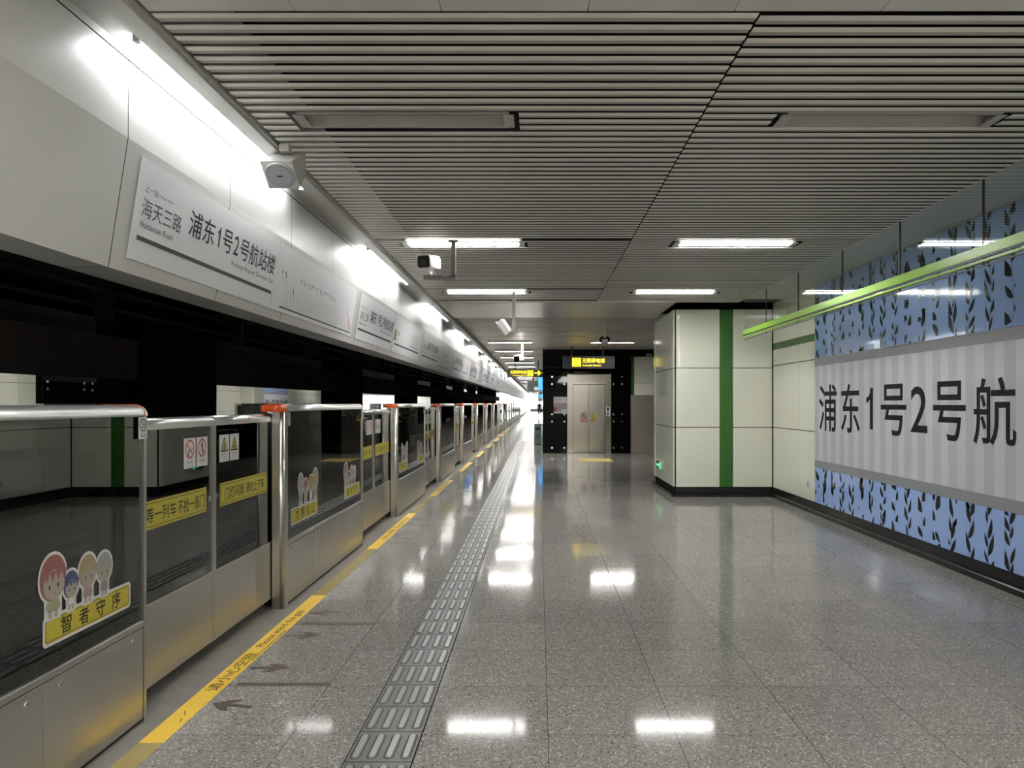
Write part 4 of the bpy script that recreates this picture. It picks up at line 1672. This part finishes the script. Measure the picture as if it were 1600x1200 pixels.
t = thing('hanging_sign', 'black hanging lift sign with a lit yellow arrow pointing right', 'sign', (-1.24, 29.6, 2.63))
boxobj('sign_case', t, 0, 1.42, 0, 0.14, 0, 0.30, 'sign_black', 0.006)
m = MB()
F = Flat(m, (0, -0.0005, 0), UX, VZ)
lift_pictogram(F, 0.80, 0.03, 0.24)
write(m, '无障碍电梯', F.P(0.12, 0.125, 0), UX, VZ, 0.65, 0.14, 'sign_yellow', 0.01, 0.002)
write(m, 'Accessible Elevator', F.P(0.22, 0.045, 0), UX, VZ, 0.55, 0.05, 'sign_yellow', 0.01, 0.002)
F.rect(1.09, 0.135, 1.27, 0.185, 'sign_yellow', 0.001)
F.poly([(1.22, 0.06), (1.26, 0.06), (1.36, 0.16), (1.26, 0.26), (1.22, 0.26), (1.22, 0.22), (1.28, 0.16), (1.22, 0.10)], 'sign_yellow', 0.0014)
m.build('lettering', t)
for xx in (0.32, 1.24):
    boxobj('hanger', t, xx - 0.02, xx + 0.02, 0.05, 0.09, 0.29, 0.66, 'sign_black')

t = thing('display_screen', 'dark boxy display hanging far down the platform', 'screen', (-0.66, 45, 2.30))
boxobj('case', t, 0, 0.72, 0, 0.3, 0, 0.62, 'sign_grey')
boxobj('hanger', t, 0.30, 0.42, 0.1, 0.2, 0.62, 0.99, 'sign_grey')
boxobj('label_plate', t, 0.42, 0.70, -0.02, 0.0, 0.08, 0.27, 'paper')
t = thing('hanging_sign', 'blue and white information sign hanging far off, just left of the lift tower edge', 'sign', (-0.02, 44, 0))
boxobj('board', t, 0.0, 0.5, 0.0, 0.12, 1.68, 2.3, 'white')
boxobj('blue_panel', t, 0.02, 0.5, -0.01, 0.0, 2.35, 3.25, 'screen_blue')
boxobj('blue_panel', t, 0.02, 0.5, -0.01, 0.0, 1.9, 2.1, 'screen_blue')
boxobj('hanger', t, 0.10, 0.4, 0.005, 0.11, 2.3, 3.288, 'sign_grey')
m = MB()
F = Flat(m, (0, -0.001, 0), UX, VZ)
F.rect(0.08, 2.15, 0.42, 2.22, 'ink')
F.rect(0.06, 1.72, 0.44, 1.76, 'orange')
F.rect(0.06, 1.81, 0.44, 1.84, 'ink_pale')
m.build('sign_print', t)

# ================================================================ BIN, EXIT LIGHT, PEOPLE, FAR END
t = thing('litter_bin', 'grey green steel litter bin standing beside the lift tower corner', 'bin', (0.0, 28.5, 0))
boxobj('body', t, -0.16, 0.14, -0.16, 0.16, 0.02, 0.70, 'bin', 0.015)
boxobj('lid', t, -0.165, 0.145, -0.165, 0.165, 0.70, 0.80, 'bin', 0.02)
boxobj('base', t, -0.14, 0.12, -0.14, 0.14, 0.0, 0.03, 'rubber')
boxobj('opening', t, -0.10, 0.08, -0.164, -0.158, 0.56, 0.66, 'rubber')
m = MB()
F = Flat(m, (-0.01, -0.1605, 0.30), UX, VZ)
F.rrect(-0.06, -0.08, 0.06, 0.08, 0.02, 'hair_blue', 0.001)
m.build('label_plate', t)

t = thing('exit_light', 'small lit green exit sign low on the pillar side', 'exit sign', (PX0, 13.68, 0.335))
boxobj('case', t, -0.035, 0.0, 0.0, 0.52, 0.0, 0.17, 'rail', 0.003)
m = MB()
F = Flat(m, (-0.0355, 0.52, 0), (0, -1, 0), VZ)
F.rect(0.02, 0.012, 0.50, 0.158, 'ink', 0.0006)
F.ell(0.34, 0.135, 0.016, 0.016, 'exit_green', 0.001, 14)
F.line(0.335, 0.122, 0.31, 0.07, 0.034, 'exit_green', 0.001)
F.line(0.33, 0.11, 0.38, 0.09, 0.014, 'exit_green', 0.001)
F.line(0.33, 0.112, 0.275, 0.10, 0.014, 'exit_green', 0.001)
F.line(0.315, 0.075, 0.36, 0.03, 0.018, 'exit_green', 0.001)
F.line(0.31, 0.075, 0.265, 0.035, 0.018, 'exit_green', 0.001)
F.rect(0.40, 0.02, 0.47, 0.15, 'exit_green', 0.001)
F.rect(0.10, 0.075, 0.22, 0.095, 'exit_green', 0.001)
F.poly([(0.05, 0.085), (0.13, 0.045), (0.13, 0.125)], 'exit_green', 0.001)
m.build('pictogram', t)


def skinned(name, pts, edges_, radii, key, parent=None, sub=1, root=0):
    me = bpy.data.meshes.new(name)
    me.from_pydata(pts, edges_, [])
    me.materials.append(M[key])
    o = bpy.data.objects.new(name, me)
    COL.objects.link(o)
    if parent:
        o.parent = parent
    md = o.modifiers.new('skin', 'SKIN')
    for i, r in enumerate(radii):
        rr = r if isinstance(r, tuple) else (r, r)
        me.skin_vertices[0].data[i].radius = rr
        me.skin_vertices[0].data[i].use_root = (i == root)
    md.use_smooth_shade = True
    sb = o.modifiers.new('sub', 'SUBSURF')
    sb.levels = sub
    sb.render_levels = sub
    return o


def person(label, loc, rz, hair, coat, trousers):
    t = thing('person', label, 'person', loc, rz)
    body_p = [(0, 0, 0.95), (0, 0.0, 1.18), (0, 0.0, 1.42), (0, -0.01, 1.52), (0, -0.03, 1.62), (0, -0.03, 1.72),
              (-0.09, 0, 0.90), (-0.11, -0.14, 0.50), (-0.11, -0.06, 0.08), (-0.11, -0.20, 0.04),
              (0.09, 0, 0.90), (0.11, 0.06, 0.50), (0.11, 0.24, 0.12), (0.11, 0.13, 0.04),
              (-0.19, 0, 1.40), (-0.25, 0.03, 1.12), (-0.24, -0.08, 0.88), (-0.24, -0.11, 0.79),
              (0.19, 0, 1.40), (0.25, 0.0, 1.12), (0.25, -0.02, 0.88), (0.25, -0.03, 0.79)]
    e = [(0, 1), (1, 2), (2, 3), (3, 4), (4, 5), (0, 6), (6, 7), (7, 8), (8, 9), (0, 10), (10, 11), (11, 12), (12, 13),
         (2, 14), (14, 15), (15, 16), (16, 17), (2, 18), (18, 19), (19, 20), (20, 21)]
    r = [0.14, 0.13, 0.15, 0.06, 0.085, 0.07, 0.095, 0.065, 0.045, 0.035, 0.095, 0.065, 0.045, 0.035,
         0.065, 0.05, 0.036, 0.03, 0.065, 0.05, 0.036, 0.03]
    skinned('body', body_p, e, r, 'skin', t, 2)
    cp = [(0, 0, 0.86), (0, 0, 1.18), (0, 0, 1.40), (0, -0.005, 1.50), (-0.19, 0, 1.40), (-0.25, 0.03, 1.12), (-0.24, -0.07, 0.90),
          (0.19, 0, 1.40), (0.25, 0, 1.12), (0.25, -0.02, 0.90)]
    ce = [(0, 1), (1, 2), (2, 3), (2, 4), (4, 5), (5, 6), (2, 7), (7, 8), (8, 9)]
    skinned('coat', cp, ce, [(0.19, 0.15), (0.17, 0.14), (0.18, 0.15), 0.07, 0.08, 0.065, 0.05, 0.08, 0.065, 0.05], coat, t, 2)
    tp = [(0, 0, 0.95), (-0.09, 0, 0.88), (-0.11, -0.14, 0.50), (-0.11, -0.06, 0.11), (0.09, 0, 0.88), (0.11, 0.06, 0.50), (0.11, 0.22, 0.15)]
    te = [(0, 1), (1, 2), (2, 3), (0, 4), (4, 5), (5, 6)]
    skinned('trousers', tp, te, [0.14, 0.105, 0.08, 0.06, 0.105, 0.08, 0.06], trousers, t, 2)
    m = MB()
    rr = []
    for k in range(6):
        a = math.radians(90 * k / 5)
        rr.append((0.098 * math.cos(a), 0.11 * math.sin(a)))
    for (r0, z0), (r1, z1) in zip(rr[:-1], rr[1:]):
        m.cyl((0, -0.015, 1.69 + z0), (0, -0.015, 1.69 + z1), r0, hair, 16, max(r1, 0.002), False)
    m.build('hair', t)
    return t


person('distant person in dark clothes walking away beside the lift tower edge', (0.13, 90, 0), math.pi, 'coat', 'coat', 'coat')
t = thing('handbag', 'navy bag carried at the side of the distant walking person', 'bag', (0.53, 90.0, 0.42))
boxobj('body', t, -0.17, 0.17, -0.09, 0.09, 0, 0.36, 'bag', 0.03)
m = MB()
m.cyl((-0.10, 0, 0.34), (-0.13, 0, 0.45), 0.012, 'bag', 8)
m.cyl((0.02, 0, 0.34), (-0.13, 0, 0.45), 0.012, 'bag', 8)
m.build('handle', t)

# glowing boards added to stand in for the overbright far end
for k, (ya, yb) in enumerate(((110.5, 122), (123, 136), (137, 149))):
    tag(boxobj('glow_board', None, -5.75, -5.6, ya, yb, -1.2, 3.69, 'glow_board'), 'long glowing board added for brightness on the far track wall, %s of three' % ORD[k], 'glow_board', 'added far glow boards')
tag(boxobj('glow_board', None, -2.2, 2.6, YE - 0.12, YE - 0.001, 0.9, 3.2, 'glow_board'), 'broad glowing board added to whiten the far end of the platform', 'glow_board')
tag(boxobj('bench', None, -1.6, 1.2, YE - 1.0, YE - 0.6, 0.0, 0.45, 'sign_grey'), 'low grey bench against the far bright end', 'bench')

# ---- opposite platform furniture glimpsed under the beams
t = thing('lift_tower', 'black glass panelled block of the opposite platform, seen over the nearest panel', 'lift', (-15.9, 23.7, 0))
for q in range(3):
    boxobj('glass_panel', t, 0, 0.05, q * 2.4 + 0.01, q * 2.4 + 2.39, 0, 2.16, 'black_glass')
    boxobj('glass_panel', t, 0, 0.05, q * 2.4 + 0.01, q * 2.4 + 2.39, 2.17, 3.2, 'black_glass')
    for ya in (0.22, 2.15):
        for z in (2.05, 2.28):
            s = MB()
            s.cyl((0.05, q * 2.4 + ya, z), (0.075, q * 2.4 + ya, z), 0.05, 'screw', 12)
            s.build('glass_fixing', t)
t = thing('wall_mural', 'distant station name mural of the opposite platform, seen under the tunnel beam', 'mural', (-16.0, 41.4, 0))
for z0, z1, kx in ((0.165, 0.664, 'mural_blue'), (2.226, 3.2, 'mural_blue'), (0.666, 0.772, 'mural_grey'), (2.118, 2.224, 'mural_grey'), (0.774, 2.116, 'mural_pale')):
    boxobj({'mural_blue': 'blue_panel', 'mural_grey': 'grey_band', 'mural_pale': 'name_field'}[kx], t, -0.01, 0.01, 0, 6.0, z0, z1, kx)
m = MB()
write(m, '浦东1号2号航站楼', (0.011, 0.15, 1.20), UY, VZ, 5.7, 0.62, 'ink', 0.012, 0.003)
m.build('lettering', t)
